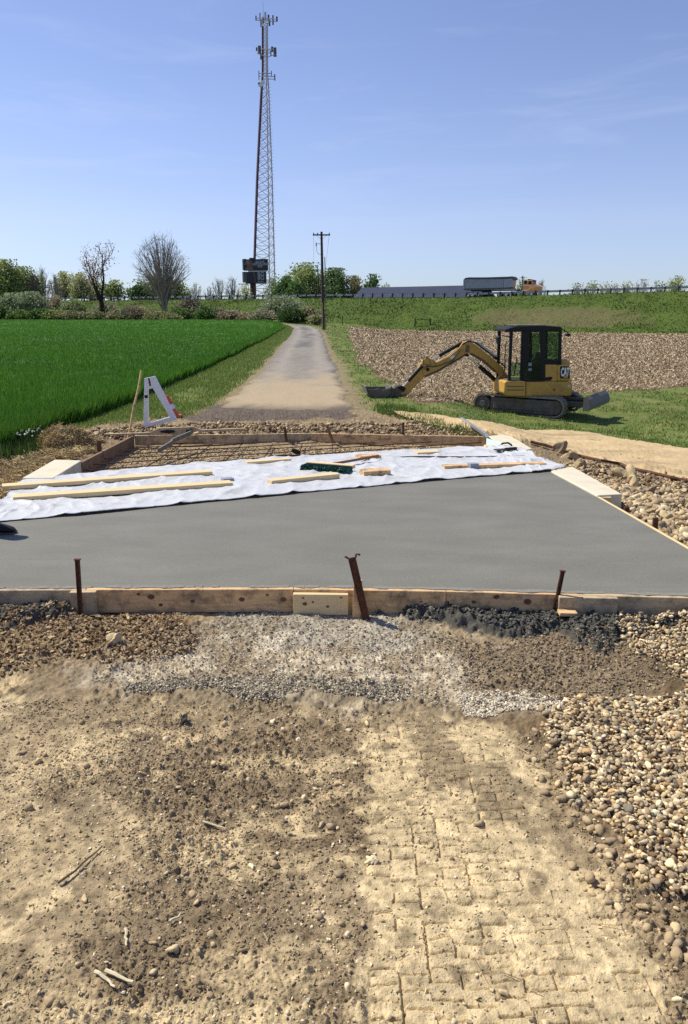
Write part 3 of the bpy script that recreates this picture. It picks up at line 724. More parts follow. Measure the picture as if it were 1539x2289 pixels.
q = q[rr.random(len(q)) < (1 - .85 * lane) * (.25 + .75 * sstep(.4, .6, fbm(q[:, 0] * 1.5, q[:, 1] * 1.5, 3, 77)))]
rocks('loose_stones', layer(q, hg, 0), .005 + .012 * rr.random(len(q)) ** 3, pal(len(q), rr, [T1 * .8, T3 * .8, T2 * .8, T4 * .8], .15), 2, (.45, .75), .35, label='scattered tan stones lying on the foreground dirt', sink=.22, seed=42)
q = scatter(FG, 26000, rr); q = q[rr.random(len(q)) < (1 - .7 * Z['tread'](q[:, 0], q[:, 1], .03, .05, 9)) * (.25 + .75 * sstep(.42, .6, fbm(q[:, 0] * 2.2, q[:, 1] * 3, 4, 79)))]
rocks('grit', layer(q, hg, 0), .0014 + .005 * rr.random(len(q)) ** 3.2, pal(len(q), rr, [T3 * .9, T1 * .9, C_WHITE, T2 * .85, C_SOIL, T4 * .8], .15), 1, (.5, .85), .5, label='pale grit scattered through the foreground soil', sink=.3, smooth_=False, seed=43)
# wet concrete lumps
for key, nn_, sd in (('spillL', 1500, 51), ('spillR', 6500, 52)):
    rr = np.random.default_rng(sd); q = scatter(Z[key].poly, nn_, rr)
    rocks('concrete_crumbs', layer(q, hg, 0), .003 + .013 * rr.random(len(q)) ** 2.5, pal(len(q), rr, [lin(86, 85, 78), lin(66, 65, 60), lin(106, 104, 96)], .15) * .8, 1, (.6, .95), .5, label='dark wet concrete spilled along the foot of the form on the ' + ('left' if key == 'spillL' else 'right'), sink=.3, seed=sd)
# bed stones between rebar
rr = np.random.default_rng(61)
bed = np.array([(-3.15, 6.6), (2.3, 9.0), (2.2, 11.3), (-3.25, 11.3)])
q = scatter(bed, 14000, rr); cg = pal(len(q), rr, [T2 * .85, T4 * .85, T1 * .85, T6 * .9, T3 * .8])
gm = sstep(.0, .5, -(q[:, 1] - 8.0 - .5 * (q[:, 0] + 2.6)) + .6) * (q[:, 0] < -.3); cg = mixc(cg, lin(112, 112, 108) * .7, gm * .85)
rocks('bed_gravel', layer(q, hg, 0), .006 + .014 * rr.random(len(q)) ** 2, cg, 1, (.5, .8), .4, label='tan and grey gravel bed under the rebar mat', sink=.25, seed=61)
# diggings: heap behind far form and bank on the right
rr = np.random.default_rng(62)
q = scatter(np.array([(-4.2, 11.7), (2.2, 11.6), (2.3, 12.3), (1.6, 14.6), (.4, 14.0), (-2.6, 13.3), (-4.3, 12.9)]), 10000, rr)
rocks('heaped_gravel', layer(q, hg, 0), .010 + .036 * rr.random(len(q)) ** 3.5, pal(len(q), rr, [T2 * .7, T4 * .7, T6 * .8, T1 * .65, T6 * .7]), 1, (.5, .8), .4, label='heaped brown gravel behind the far form board', sink=.2, seed=62)
q = scatter(np.array([(2.5, 4.0), (2.6, 9.8), (3.6, 10.6), (5.6, 8.4), (8, 6.5), (7, 4)]), 11000, rr)
rocks('bank_rubble', layer(q, hg, 0), .009 + .032 * rr.random(len(q)) ** 2.8, pal(len(q), rr, [T2 * .75, T4 * .75, T1 * .7, T6 * .8, T4 * .65]), 2, (.5, .85), .5, label='broken brown stones on the bank right of the slab', sink=.25, seed=63)
RR = PW((1330, 1110), (1400, 1085), (1539, 1100), (1800, 1180), (1800, 1330), (1539, 1232), (1440, 1165))
q = scatter(RR, 2400, rr); rocks('pale_rubble', layer(q, hg, .005), .014 + .042 * rr.random(len(q)) ** 2, pal(len(q), rr, [T3 * .75, T1 * .75, T2 * .75, T4 * .8]), 2, (.5, .85), .5, label='pale broken stones heaped beside the right form', sink=.2, seed=64)
# individual big stones
big = [((1414, 1078), .14, 'upright tan boulder beside the dirt track bank', T1 * .75), ((1440, 1092), .10, 'darker rough boulder just right of the upright one', T4 * .7),
       ((1398, 1060), .10, 'tan boulder behind the upright boulder on the bank', T1 * .7), ((1275, 1012), .11, 'rounded dirt covered boulder at the near end of the black edging', T2 * .7),
       ((1252, 1008), .10, 'small earthy boulder next to the right curb', T4 * .7), ((1300, 1035), .09, 'grey brown stone below the rounded boulder', T2 * .7),
       ((262, 1436), .045, 'largest flat tan stone in the brown gravel on the left', T1 * .8), ((835, 1923), .02, 'pale round stone left of the tyre prints', T3 * .85),
       ((410, 1612), .026, 'black clod on the dirt in the left foreground', lin(50, 48, 44)), ((1070, 1408), .0, '', None)]
for (px, py), s, lab, c in big:
    if not c is None:
        hp_ = hit(px, py + (12 if s > .08 else 3), hg)
        o = rocks('boulder' if s > .08 else 'stone', np.array([[0, 0, 0.]]), np.array([s]), np.array([c]), 5, (.75, .95) if s > .08 else (.5, .7), .9, sink=.25, kind=None, seed=int(px))
        co_ = np.array([v.co[:] for v in o.data.vertices]); nr_ = co_ / (np.linalg.norm(co_, axis=1)[:, None] + 1e-9); f_ = (fbm(co_[:, 0] * 9 / max(s, .02) * .2 + 7, co_[:, 2] * 1.8 / max(s, .02) + co_[:, 1] * 1.8 / max(s, .02), 5, int(px), .6) - .5)
        o.data.vertices.foreach_set('co', (co_ + nr_ * (f_ * s * .45)[:, None]).astype(np.float32).ravel()); o.data.update()
        o.location = hp_; tag(o, lab, 'boulder' if s > .08 else 'stone')

# ------------------------------------------------------------------ blades
def blades(name, P, hgt, wid, cols, lean=.35, seed=0, mtl=None, label=None, kind='stuff', gust=0.0):
    r = np.random.default_rng(seed); N = len(P)
    yaw = r.uniform(0, np.pi, N); dx = np.cos(yaw) * wid / 2; dy = np.sin(yaw) * wid / 2
    la = r.uniform(0, 2 * np.pi, N); ll = hgt * lean * r.random(N)
    V = np.zeros((N, 3, 3)); V[:, 0] = P; V[:, 1] = P; V[:, 2] = P
    V[:, 0, 0] -= dx; V[:, 0, 1] -= dy; V[:, 1, 0] += dx; V[:, 1, 1] += dy
    V[:, 2, 0] += np.cos(la) * ll + gust * hgt; V[:, 2, 1] += np.sin(la) * ll; V[:, 2, 2] += hgt
    Fc = np.arange(N * 3).reshape(N, 3)
    o = mesh_np(name, V.reshape(-1, 3), Fc, mtl or M['grass'], np.repeat(cols, 3, 0))
    return tag(o, label, kind=kind)

def sampleY(n, y0, y1, r, power=1.0):
    """depths with a density falling like 1/Y**power"""
    u = r.random(n)
    if abs(power - 1) < 1e-6: return y0 * (y1 / y0) ** u
    a = 1 - power; return (y0 ** a + u * (y1 ** a - y0 ** a)) ** (1 / a)

# wheat: crop canopy with blades through it
r = np.random.default_rng(81)
n = 250000; Y = sampleY(n, 9.3, WHEAT_FAR, r, .9); xr_ = WHEAT_X(Y) - .04; xl_ = np.minimum(-.56 * Y - 1.5, xr_ - 1)
u = r.random(n); edge = r.random(n) < .22
X = np.where(edge, xr_ - .35 * r.random(n) ** 1.5 * (1 + Y * .02), xr_ + (xl_ - xr_) * u) + (fbm(Y * .9, Y * 0, 3, 82) - .5) * .25
g_ = fbm(X * .4, Y * .25, 4, 83); row = .5 + .5 * np.sin((X + .02 * Y) * 2 * np.pi / .38)
hh = (.30 + .10 * r.random(n) + .07 * (g_ - .5)) * np.where(edge, .75 + .25 * r.random(n), 1)
ww = np.maximum(.010, .0016 * Y) * (.7 + .6 * r.random(n))
wcol = np.array([lin(84, 142, 40), lin(66, 120, 32), lin(104, 160, 54), lin(74, 130, 36)])[r.integers(0, 4, n)] * .92
far = sstep(15, 90, Y); wcol = wcol * np.array([1.08, .90, 1.0]) * (.7 + .6 * g_)[:, None]; wcol = mixc(wcol, lin(104, 152, 56) * .9, far * .5)
P = np.stack([X, Y, hbase(X, Y) + np.where(edge, 0, .5 * (hh - .1))], 1)
blades('wheat_blades', P, np.where(edge, hh, hh * .62), ww, wcol, .5, 84, label='bright green young wheat filling the field on the left')
# dense canopy body under the tips
yc = np.concatenate([np.arange(9.3, 30, .22), np.arange(30, WHEAT_FAR, .7)])
k = np.concatenate([[0, 0, .01, .03, .06], np.linspace(.1, 1, 160)])
YC = np.repeat(yc, len(k)); KC = np.tile(k, len(yc)); xr_ = WHEAT_X(YC) - .10 + (fbm(YC * .9, YC * 0, 3, 82) - .5) * .25; xl_ = np.minimum(-.60 * YC - 4, xr_ - 3)
XC = xr_ + (xl_ - xr_) * KC; JC = np.tile(np.arange(len(k)), len(yc))
ZC = hbase(XC, YC) + np.where(JC == 0, -.05, .17 + .12 * fbm(XC * 3.5, YC * 3.5, 3, 85))
I = np.arange(len(XC)).reshape(len(yc), len(k)); Fs = np.stack([I[:-1, :-1], I[:-1, 1:], I[1:, 1:], I[1:, :-1]], -1).reshape(-1, 4)
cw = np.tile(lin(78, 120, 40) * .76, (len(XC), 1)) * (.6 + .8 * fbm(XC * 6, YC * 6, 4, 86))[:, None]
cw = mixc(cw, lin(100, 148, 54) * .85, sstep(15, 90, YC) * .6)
tag(mesh_np('wheat_canopy', np.stack([XC, YC, ZC], 1), Fs, M['grass'], cw, True), 'dense lower leaves of the young wheat crop', kind='stuff')

# verge grass both sides of the road, right hand grass
r = np.random.default_rng(91)
n = 90000; Y = sampleY(n, 10.5, 108, r, 1.25); lo = WHEAT_X(Y); hi = ROADC(Y) - ROADW(Y) - .1
X = lo + (hi - lo) * r.random(n); X += (fbm(X, Y, 2, 92) - .5) * .3
keep = (r.random(n) < np.clip(.15 + 1.5 * (fbm(X * 1.2, Y * .8, 3, 93) - .22), 0, 1)) & (road_mask(X, Y, .1 + .35 * r.random(n)) < 0) & (Y - (n * 0) > 13.4 + 1.5 * np.maximum(0, X + 4.0) + .5 * r.random(n))
keep |= (X < -4.45) & (Y > 11.3 + .5 * r.random(n)); keep &= ~((Y < 12.2) & (X > -4.9))
X, Y = X[keep], Y[keep]; n = len(X)
gc = np.array([lin(112, 134, 62), lin(98, 122, 52), lin(128, 144, 78), lin(168, 164, 112)])[r.choice(4, n, p=[.4, .30, .2, .10])] * 1.15
blades('verge_grass', np.stack([X, Y, hg(X, Y) - .01], 1), .035 + .06 * r.random(n) ** 2 + .0005 * Y, np.maximum(.006, .0014 * Y) * (.6 + .8 * r.random(n)), gc, .8, 94, label='short green verge grass between the wheat and the farm road')
n = 260000; Y = sampleY(n, 10.5, 118, r, 1.1); X = r.uniform(-5, 1, n) + 0; X = (-.12 + .72 * r.random(n)) * Y + (-.5)
sd = STUB(X, Y, .3, .5, 1.2, 3); pp = .449 * X + .894 * Y
keep = (sd < .35 + .5 * r.random(n)) & (road_mask(X, Y, .15 + .4 * r.random(n)) < 0) & (X > ROADC(Y)) & (pp < 110) & (Z['cut'](X, Y, .15, .2) < .5) & (TRACK(X, Y, .05, .15) < .4)
keep &= (Y > 11) & ~((Y < 16.8) & (X < 1.0 + .8 * r.random(n)))
dens = np.clip(.05 + 1.9 * (fbm(X * 1.4, Y * 1.1, 5, 95, .6) - .36), 0, 1); dens = np.where(X < 2, dens * .8, dens); keep &= r.random(n) < dens
X, Y = X[keep], Y[keep]; n = len(X)
gc = np.array([lin(112, 136, 60), lin(128, 148, 76), lin(94, 120, 48), lin(168, 160, 112)])[r.choice(4, n, p=[.36, .3, .22, .12])] * .85
blades('lawn_grass', np.stack([X, Y, hg(X, Y) - .01], 1), .025 + .06 * r.random(n) ** 2 + .0005 * Y, np.maximum(.007, .0015 * Y) * (.6 + .8 * r.random(n)), gc, .8, 96, label='short patchy grass around the excavator and beside the road')
# tufts along the dirt track and spilled soil
TF = W([(838, 905), (905, 910), (1000, 950), (1075, 975), (1060, 985), (985, 965), (890, 935), (845, 925)])
q = scatter(TF, 2600, r); blades('weed_tufts', layer(q, hg, -.01), .05 + .09 * r.random(len(q)), .012 + .01 * r.random(len(q)), pal(len(q), r, [lin(84, 112, 44) * .8, lin(110, 130, 62) * .8]), .8, 97, label='green weeds on the near edge of the dirt track')
q = scatter(W([(-300, 1010), (0, 990), (60, 985), (100, 975), (120, 1000), (60, 1030), (-300, 1060)]), 2500, r)
blades('weeds', layer(q, hg, -.02), .08 + .2 * r.random(len(q)) ** 2, .018 + .012 * r.random(len(q)), pal(len(q), r, [lin(74, 104, 44) * .75, lin(96, 118, 62) * .75, lin(58, 84, 34) * .75]), .6, 98, label='low weeds at the corner of the wheat by the straw')
q = scatter(W([(10, 985), (100, 975), (110, 1000), (30, 1005)]), 60, r); Pw = layer(q, hg, .18)
rocks('weed_flowers', Pw, .012 + .008 * r.random(len(q)), pal(len(q), r, [[.7, .72, .65]], .05), 1, (.6, .9), label='small white weed flowers at the wheat corner', sink=.5, seed=66)

# corn stubble
n = 230000; Y = sampleY(n, 19, 112, r, .75); X = (.0 + .62 * r.random(n)) * Y
sd = STUB(X, Y, .15, .5, 1.2, 3); keep = (sd > .4 * r.random(n) + .15) & (r.random(n) < .35 + 1.1 * fbm(X * .25, Y * .5, 3, 121)); X, Y = X[keep], Y[keep]; n = len(X)
L_ = (.05 + .12 * r.random(n) ** 2) + .0006 * Y; w_ = np.maximum(.008, .0006 * Y) * (.6 + r.random(n)); yaw = r.uniform(0, np.pi, n); til = r.normal(.05, .38, n)
d = np.stack([np.cos(yaw) * np.cos(til), np.sin(yaw) * np.cos(til), np.sin(til)], 1) * (L_ / 2)[:, None]; s_ = np.stack([-np.sin(yaw), np.cos(yaw), r.normal(0, .5, n)], 1) * (w_ / 2)[:, None]
C0 = np.stack([X, Y, hg(X, Y) + .015 + np.abs(d[:, 2])], 1)
V = np.stack([C0 - d - s_, C0 + d - s_, C0 + d + s_, C0 - d + s_], 1).reshape(-1, 3)
sc_ = np.array([lin(196, 176, 142), lin(158, 136, 104), lin(126, 106, 80), lin(226, 212, 182), lin(98, 80, 60)])[r.choice(5, n, p=[.26, .31, .23, .08, .12])] * .92
tag(mesh_np('corn_stubble', V, np.arange(4 * n).reshape(n, 4), M['straw'], np.repeat(sc_, 4, 0)), 'pale broken corn stubble covering the field behind the excavator', kind='stuff')
# embankment growth
n = 150000; t_ = r.uniform(-330, 60, n); p_ = 109.0 + 14.3 * r.random(n)
X = .894 * t_ + .449 * p_; Y = -.449 * t_ + .894 * p_
keep = (np.abs(X) < Y * .55) & (r.random(n) < .25 + 1.2 * fbm(X * .3, Y * .3, 3, 131)); X, Y, p_ = X[keep], Y[keep], p_[keep]; n = len(X)
e2 = ((X - 31) / 11) ** 2 + ((p_ - 114.6) / 3.4) ** 2 + (fbm(X * .6, Y * .9, 4, 111) - .5) * 1.4
big_ = fbm(X * .22, Y * .22, 4, 132)
gc = np.array([lin(88, 110, 48), lin(76, 98, 40), lin(100, 120, 58), lin(122, 116, 78)])[r.choice(4, n, p=[.38, .33, .21, .08])] * .72
gc = mixc(gc, lin(58, 76, 34) * .75, sstep(.5, .68, big_) * .6); gc = mixc(gc, lin(132, 112, 88) * .75, (e2 < 1) * .45)
hh = (.08 + .22 * r.random(n) ** 3) * np.where(e2 < 1, .5, 1) * (.5 + 1.0 * big_)
blades('embankment_grass', np.stack([X, Y, hbase(X, Y) - .02], 1), hh, .10 + .14 * r.random(n), gc, .8, 133, label='rough grass and weeds on the slope of the highway embankment')

# straw
def straws(name, P, L, wd, seed, label, up=.25, kind='stuff', cols=None):
    r = np.random.default_rng(seed); n = len(P); yaw = r.uniform(0, np.pi, n); til = r.normal(.05, up, n)
    d = np.stack([np.cos(yaw) * np.cos(til), np.sin(yaw) * np.cos(til), np.sin(til)], 1) * (L / 2)[:, None]
    s_ = np.stack([-np.sin(yaw), np.cos(yaw), 0 * yaw], 1) * (wd / 2)[:, None]; u_ = np.zeros((n, 3)); u_[:, 2] = wd * .8
    A, B = P - d, P + d
    V = np.stack([A - s_, A + s_, A + u_, B - s_, B + s_, B + u_], 1).reshape(-1, 3)
    f = np.array([[0, 1, 4, 3], [1, 2, 5, 4], [2, 0, 3, 5]]); Fc = (f[None] + (np.arange(n) * 6)[:, None, None]).reshape(-1, 4)
    c = pal(n, r, cols or [lin(214, 188, 130) * .8, lin(188, 158, 102) * .8, lin(232, 212, 160) * .8, lin(150, 122, 76) * .8])
    o = mesh_np(name, V, Fc, M['straw'], np.repeat(c, 6, 0)); return tag(o, label, kind=kind)
SP = W([(-400, 1010), (20, 1045), (100, 1000), (180, 975), (230, 985), (190, 1030), (120, 1030), (70, 1060), (40, 1090), (0, 1125), (-400, 1200)])
q = scatter(SP, 14000, r); Pz = layer(q, hg, 0); Pz[:, 2] += .012 + .07 * r.random(len(q)) ** 2 * (fbm(q[:, 0] * 4, q[:, 1] * 4, 2, 141) > .45)
straws('loose_straw', Pz, .05 + .13 * r.random(len(q)), np.full(len(q), .006), 142, 'loose golden straw strewn left of the concrete curb')
hb = hit(145, 1005, hbase); n = 5000
th = r.uniform(0, 6.283, n); ph = np.arccos(r.uniform(0, 1, n)); rad = .30 * (1 + .25 * np.sin(th * 3)) * (.85 + .2 * r.random(n))
Ph = np.stack([rad * np.sin(ph) * np.cos(th) * 1.15, rad * np.sin(ph) * np.sin(th) * .9, rad * np.cos(ph) * .95], 1)
e = empty('straw_clump', (hb.x, hb.y, hg1(hb.x, hb.y)), 'rounded clump of golden straw at the wheat edge', 'straw clump')
o = straws('straw', Ph, .08 + .12 * r.random(n), np.full(n, .007), 143, None, .5, kind=None); o.parent = e
tv, tf = ICO[3]; qv = tv * np.array([.31, .25, .27]) * (1 + .12 * fbm(tv[:, 0] * 3 + 5, tv[:, 2] * 3 + tv[:, 1] * 2, 3, 144))[:, None]; qv[:, 2] = np.maximum(qv[:, 2], -.05)
mesh_np('core', qv, tf, M['straw'], np.tile(lin(150, 120, 74) * .7, (len(qv), 1)), True, parent=e)
q = scatter(FG, 110, r); Pz = layer(q, hg, .006)
straws('straw_bits', Pz, .02 + .06 * r.random(len(q)) ** 2, np.full(len(q), .0018), 145, 'short bits of straw dropped on the foreground dirt', .1)
# single stalks and a twig that stand out in the foreground
def stalk(name, a, b, rr_, c, label, cat):
    A = hit(*a, hg); B = hit(*b, hg); A.z += rr_ + .004; B.z += rr_ + .004; mid = (A + B) / 2; pts = [A.lerp(B, k / 6) + Vector((random.uniform(-.004, .004), 0, random.uniform(0, .004))) for k in range(7)]
    tag(MB().path(pts, [rr_ * (1.1 - .08 * k) for k in range(7)], 6).build(name, c, loc=tuple(mid)), label, cat)
mst = mat('dry_stalk', (.58, .50, .33), .8, var=.2, scale=30); mtw = mat('dark_twig', (.07, .05, .035), .9, var=.2)
stalk('straw_stalk', (238, 2176), (300, 2203), .005, mst, 'longer of two thick straw stalks at bottom left', 'straw stalk')
stalk('straw_stalk', (216, 2178), (260, 2214), .0045, mst, 'shorter of the two thick straw stalks at bottom left', 'straw stalk')
stalk('straw_stalk', (283, 2082), (284, 2120), .004, mst, 'upright pointing straw piece in the lower left dirt', 'straw stalk')
stalk('straw_stalk', (378, 2068), (408, 2048), .004, mst, 'bleached straw piece on dark crumbs below centre left', 'straw stalk')
stalk('straw_stalk', (456, 1842), (504, 1858), .0035, mst, 'thin pale straw on dark dirt left of the tyre prints', 'straw stalk')
stalk('twig', (134, 1980), (232, 1898), .0035, mtw, 'dark thin twig lying across the tan dirt at left', 'twig')

# ------------------------------------------------------------------ trees and shrubs
def seg_tubes(P0, P1, R0, R1, n=4):
    P0, P1 = np.array(P0), np.array(P1); R0, R1 = np.array(R0), np.array(R1); d = P1 - P0; d /= np.linalg.norm(d, axis=1)[:, None] + 1e-9
    ref = np.where(np.abs(d[:, 2:3]) > .9, [[1., 0, 0]], [[0, 0, 1.]]); u = np.cross(d, ref); u /= np.linalg.norm(u, axis=1)[:, None] + 1e-9; w = np.cross(d, u)
    V = []
    for Pp, Rr in ((P0, R0), (P1, R1)):
        for i in range(n):
            a = 2 * np.pi * i / n; V.append(Pp + u * (np.cos(a) * Rr)[:, None] + w * (np.sin(a) * Rr)[:, None])
    V = np.stack(V, 1).reshape(-1, 3); f = np.array([[i, (i + 1) % n, (i + 1) % n + n, i + n] for i in range(n)])
    return V, (f[None] + (np.arange(len(P0)) * 2 * n)[:, None, None]).reshape(-1, 4)

def grow(r, height, r0, base=.22, nmain=5, spread=.5, levels=4, upc=.25, kids=5, ratio=.62, wob=.12, rmin=.018, mainlen=.75):
    segs = []; tips = []
    def br(p, d, L, rad, lev):
        n = max(3, int(5 - lev * .5)); q = np.array(p, float); d = np.array(d, float); nk = kids if lev < levels else 0; pts = [(q.copy(), rad)]
        for i in range(n):
            d = d + r.normal(0, wob, 3) + np.array([0, 0, upc * (.4 if lev else .2)]); d /= np.linalg.norm(d); q2 = q + d * L / n; r2 = max(rmin * .7, rad * (1 - (i + 1) / n * .72))
            segs.append((q.copy(), q2.copy(), max(rmin * .7, rad * (1 - i / n * .72)), r2, lev)); q = q2; pts.append((q.copy(), r2))
        tips.append(q.copy())
        for j in range(nk):
            f = .25 + .75 * (j + r.random() * .8) / nk; f = min(f, .98); ii = f * n; i0 = int(ii); a, ra = pts[i0]; b, _ = pts[min(i0 + 1, n)]; s = a + (b - a) * (ii - i0)
            ax = r.normal(size=3); ax -= d * (ax @ d); ax /= np.linalg.norm(ax) + 1e-9
            an = spread * (.7 + .6 * r.random()); dd = d * math.cos(an) + ax * math.sin(an)
            br(s, dd, L * ratio * (1.05 - .45 * f) * (.8 + .4 * r.random()), max(rmin, ra * .55), lev + 1)
    # trunk
    q = np.zeros(3); hb_ = height * base; d = np.array([r.normal(0, .05), r.normal(0, .05), 1.])
    segs.append((q.copy(), q + d * hb_, r0, r0 * .85, 0)); q = q + d * hb_
    for k in range(nmain):
        a = 6.283 * (k + r.random() * .5) / nmain; sp = spread * (.25 + .75 * (k / max(1, nmain - 1))) if nmain > 1 else .1
        br(q - d * hb_ * .15 * r.random(), np.array([math.cos(a) * math.sin(sp), math.sin(a) * math.sin(sp), math.cos(sp)]), height * mainlen * (.85 + .2 * r.random()) * (1 - .25 * (k / max(1, nmain))), r0 * .55, 1)
    return segs, np.array(tips)

def grow2(r, h, w, nmain, nsub, base, r0, rmin, ntw=3, low=1.9, wob=.02, zc=.56, zr=.44):
    segs = []; tips = []
    def bez(P0, P1, P2, ra, rb, n, lev):
        prev = P0; pr_ = ra; out = [P0]
        for i in range(1, n + 1):
            t = i / n; q = (1 - t) ** 2 * P0 + 2 * t * (1 - t) * P1 + t * t * P2 + r.normal(0, wob * h * .25, 3) * (i < n); rr_ = ra + (rb - ra) * t
            segs.append((prev, q, pr_, rr_, lev)); prev = q; pr_ = rr_; out.append(q)
        return out
    def shell(th, a, f=1.0): return np.array([w / 2 * f * math.sin(th) * math.cos(a), w / 2 * f * math.sin(th) * math.sin(a), h * zc + h * zr * f * math.cos(th)])
    T0 = np.array([0, 0, 0.]); T1_ = np.array([r.normal(0, .01 * h), 0, base * h]); bez(T0, (T0 + T1_) / 2, T1_, r0, r0 * .85, 3, 0)
    for i in range(nmain):
        a = i * 2.39996 + r.normal(0, .2); th = low * ((i + .5) / nmain) ** .75; f = r.uniform(.80, 1.0)
        tg = shell(th, a, f); S0 = T1_ * (1 - .25 * r.random()); ctl = S0 + (tg - S0) * np.array([.25, .25, .62]); ln = np.linalg.norm(tg - S0)
        pts = bez(S0, ctl, tg, r0 * .5, rmin * 1.3, 9, 1); tips.append(tg)
        for j in range(nsub):
            k = 2 + int(7 * (j + r.random()) / nsub); k = min(k, 8); b = pts[k]; t2 = shell(min(2.3, max(0, th + r.normal(0, .33))), a + r.normal(0, .5), r.uniform(.75, 1.03))
            e_ = b + (t2 - b) * r.uniform(.55, 1.0); c2 = b + (e_ - b) * np.array([.35, .35, .6]); ps = bez(b, c2, e_, max(rmin * 1.4, r0 * .5 * (1 - k / 9) * .45), rmin, 5, 2); tips.append(e_)
            for q in range(ntw):
                b3 = ps[1 + r.integers(0, 4)]; d = (e_ - b) / (np.linalg.norm(e_ - b) + 1e-6) + r.normal(0, .45, 3) + np.array([0, 0, .35]); d /= np.linalg.norm(d)
                e3 = b3 + d * h * r.uniform(.05, .12); bez(b3, (b3 + e3) / 2, e3, rmin, rmin * .6, 2, 3); tips.append(e3)
    return segs, np.array(tips)

def tree(name, px, Y, top_py, width_px, kind, leafc, barkc, label, cat='tree', group=None, seed=0, nleaf=3000, lsize=.3, py_base=None, r0=None, **kw):
    r = np.random.default_rng(seed + 1000)
    b = at(px, 650, Y); z0 = float(hbase(b.x, Y)) - .1; top = at(px, top_py, Y).z; h = top - z0; wd = width_px / F * Y * 1.0
    r0 = r0 or max(.10, h * .018); g2 = kw.pop('g2', None)
    segs, tips = grow2(r, h, wd, r0=r0, **g2) if g2 else grow(r, h, r0, **kw)
    P0 = np.array([s[0] for s in segs]); P1 = np.array([s[1] for s in segs]); R0 = np.array([s[2] for s in segs]); R1 = np.array([s[3] for s in segs]); lev = np.array([s[4] for s in segs])
    allp = P1; zmax = np.percentile(allp[:, 2], 99.5); xm = np.percentile(np.abs(allp[:, :2]).max(1), 97)
    S = np.array([1., 1, 1]) if g2 else np.array([wd / 2 / xm, wd / 2 / xm, h / zmax]); up = np.clip(P0[:, 2:3] / zmax * 4, 0, 1)
    P0, P1, tips = P0 * S, P1 * S, tips * S
    e = empty(name, (b.x, Y, z0), label, cat, group=group)
    def bc(n): return pal(n, r, [barkc], .12)
    big_ = (lev <= 1) if kind != 'leaf' else (lev >= 0)
    V, Fc = seg_tubes(P0[big_], P1[big_], R0[big_], R1[big_], 6); mesh_np('trunk', V, Fc, M['bark'], np.repeat(bc(big_.sum()), 12, 0), parent=e)
    if (~big_).any():
        V, Fc = seg_tubes(P0[~big_], P1[~big_], R0[~big_], R1[~big_], 3); o = mesh_np('crown', V, Fc, M['bark'], np.repeat(bc((~big_).sum()) * 1.15, 6, 0), parent=e)
    if kind == 'leaf':
        src = np.concatenate([tips, P1[lev >= 2]]) if (lev >= 2).any() else tips
        c = src[r.integers(0, len(src), nleaf)]; cl = r.normal(0, 1, (nleaf, 3)) * np.array([.07 * wd + .12, .07 * wd + .12, .05 * h + .08]); c = c + cl; c[:, 2] = np.clip(c[:, 2], .02 * h, h * 1.0)
        s_ = lsize * (.5 + r.random(nleaf)); a1 = r.normal(size=(nleaf, 3)); a1 /= np.linalg.norm(a1, axis=1)[:, None]; a2 = np.cross(a1, r.normal(size=(nleaf, 3))); a2 /= np.linalg.norm(a2, axis=1)[:, None]
        a1 = a1 * s_[:, None] / 2; a2 = a2 * s_[:, None] / 2.6
        V = np.stack([c - a1, c + a2, c + a1, c - a2], 1).reshape(-1, 3)
        lc = np.array(leafc)[r.integers(0, len(leafc), nleaf)] * (1 + r.normal(0, .16, nleaf))[:, None]; lc = lc * (.75 + .5 * fbm(c[:, 0] * .9 + c[:, 1], c[:, 2] * .9, 2, seed + 3))[:, None]
        mesh_np('crown', V, np.arange(nleaf * 4).reshape(-1, 4), M['leaf'], np.repeat(np.clip(lc, .005, .7), 4, 0), parent=e)
    return e

BK = lin(96, 86, 78) * .9; BG = lin(142, 134, 126) * .9; BD = lin(46, 38, 34) * .8; BW = lin(176, 166, 150) * .8
G1 = [lin(138, 152, 84), lin(160, 170, 104), lin(118, 136, 70)]; GY = [lin(186, 188, 130), lin(170, 176, 114), lin(198, 196, 150)]; GD = [lin(86, 116, 58), lin(74, 102, 50), lin(104, 132, 70)]  # leaf and bark tones lightened to stand in for distance haze
GS = [lin(142, 154, 118), lin(162, 170, 136), lin(118, 134, 94)]; GB = [lin(150, 138, 112), lin(130, 118, 94), lin(166, 154, 126)]; RED = [lin(206, 190, 180) * .85, lin(180, 150, 140) * .8, lin(220, 212, 200) * .85]
fan = dict(base=.12, nmain=13, spread=.42, levels=4, kids=7, upc=.20, ratio=.46, wob=.03, rmin=.013, mainlen=.86)
tree('bare_tree', 365, 128, 519, 132, 'bare', None, BG, 'largest bare tree with a wide fan of upright branches', seed=1, r0=.40, g2=dict(nmain=26, nsub=12, base=.12, rmin=.017, ntw=5, low=1.95, wob=.012, zc=.60, zr=.40))
tree('budding_tree', 226, 120, 545, 82, 'leaf', RED, BD, 'crooked dark tree with sparse reddish buds left of the bare fan tree', seed=12, nleaf=1100, lsize=.20, base=.26, nmain=3, spread=.75, levels=3, kids=5, upc=.16, ratio=.62, wob=.24, rmin=.045, r0=.42)
sp = dict(base=.2, nmain=5, spread=.45, levels=3, kids=5, upc=.2, ratio=.6, wob=.12, rmin=.03)
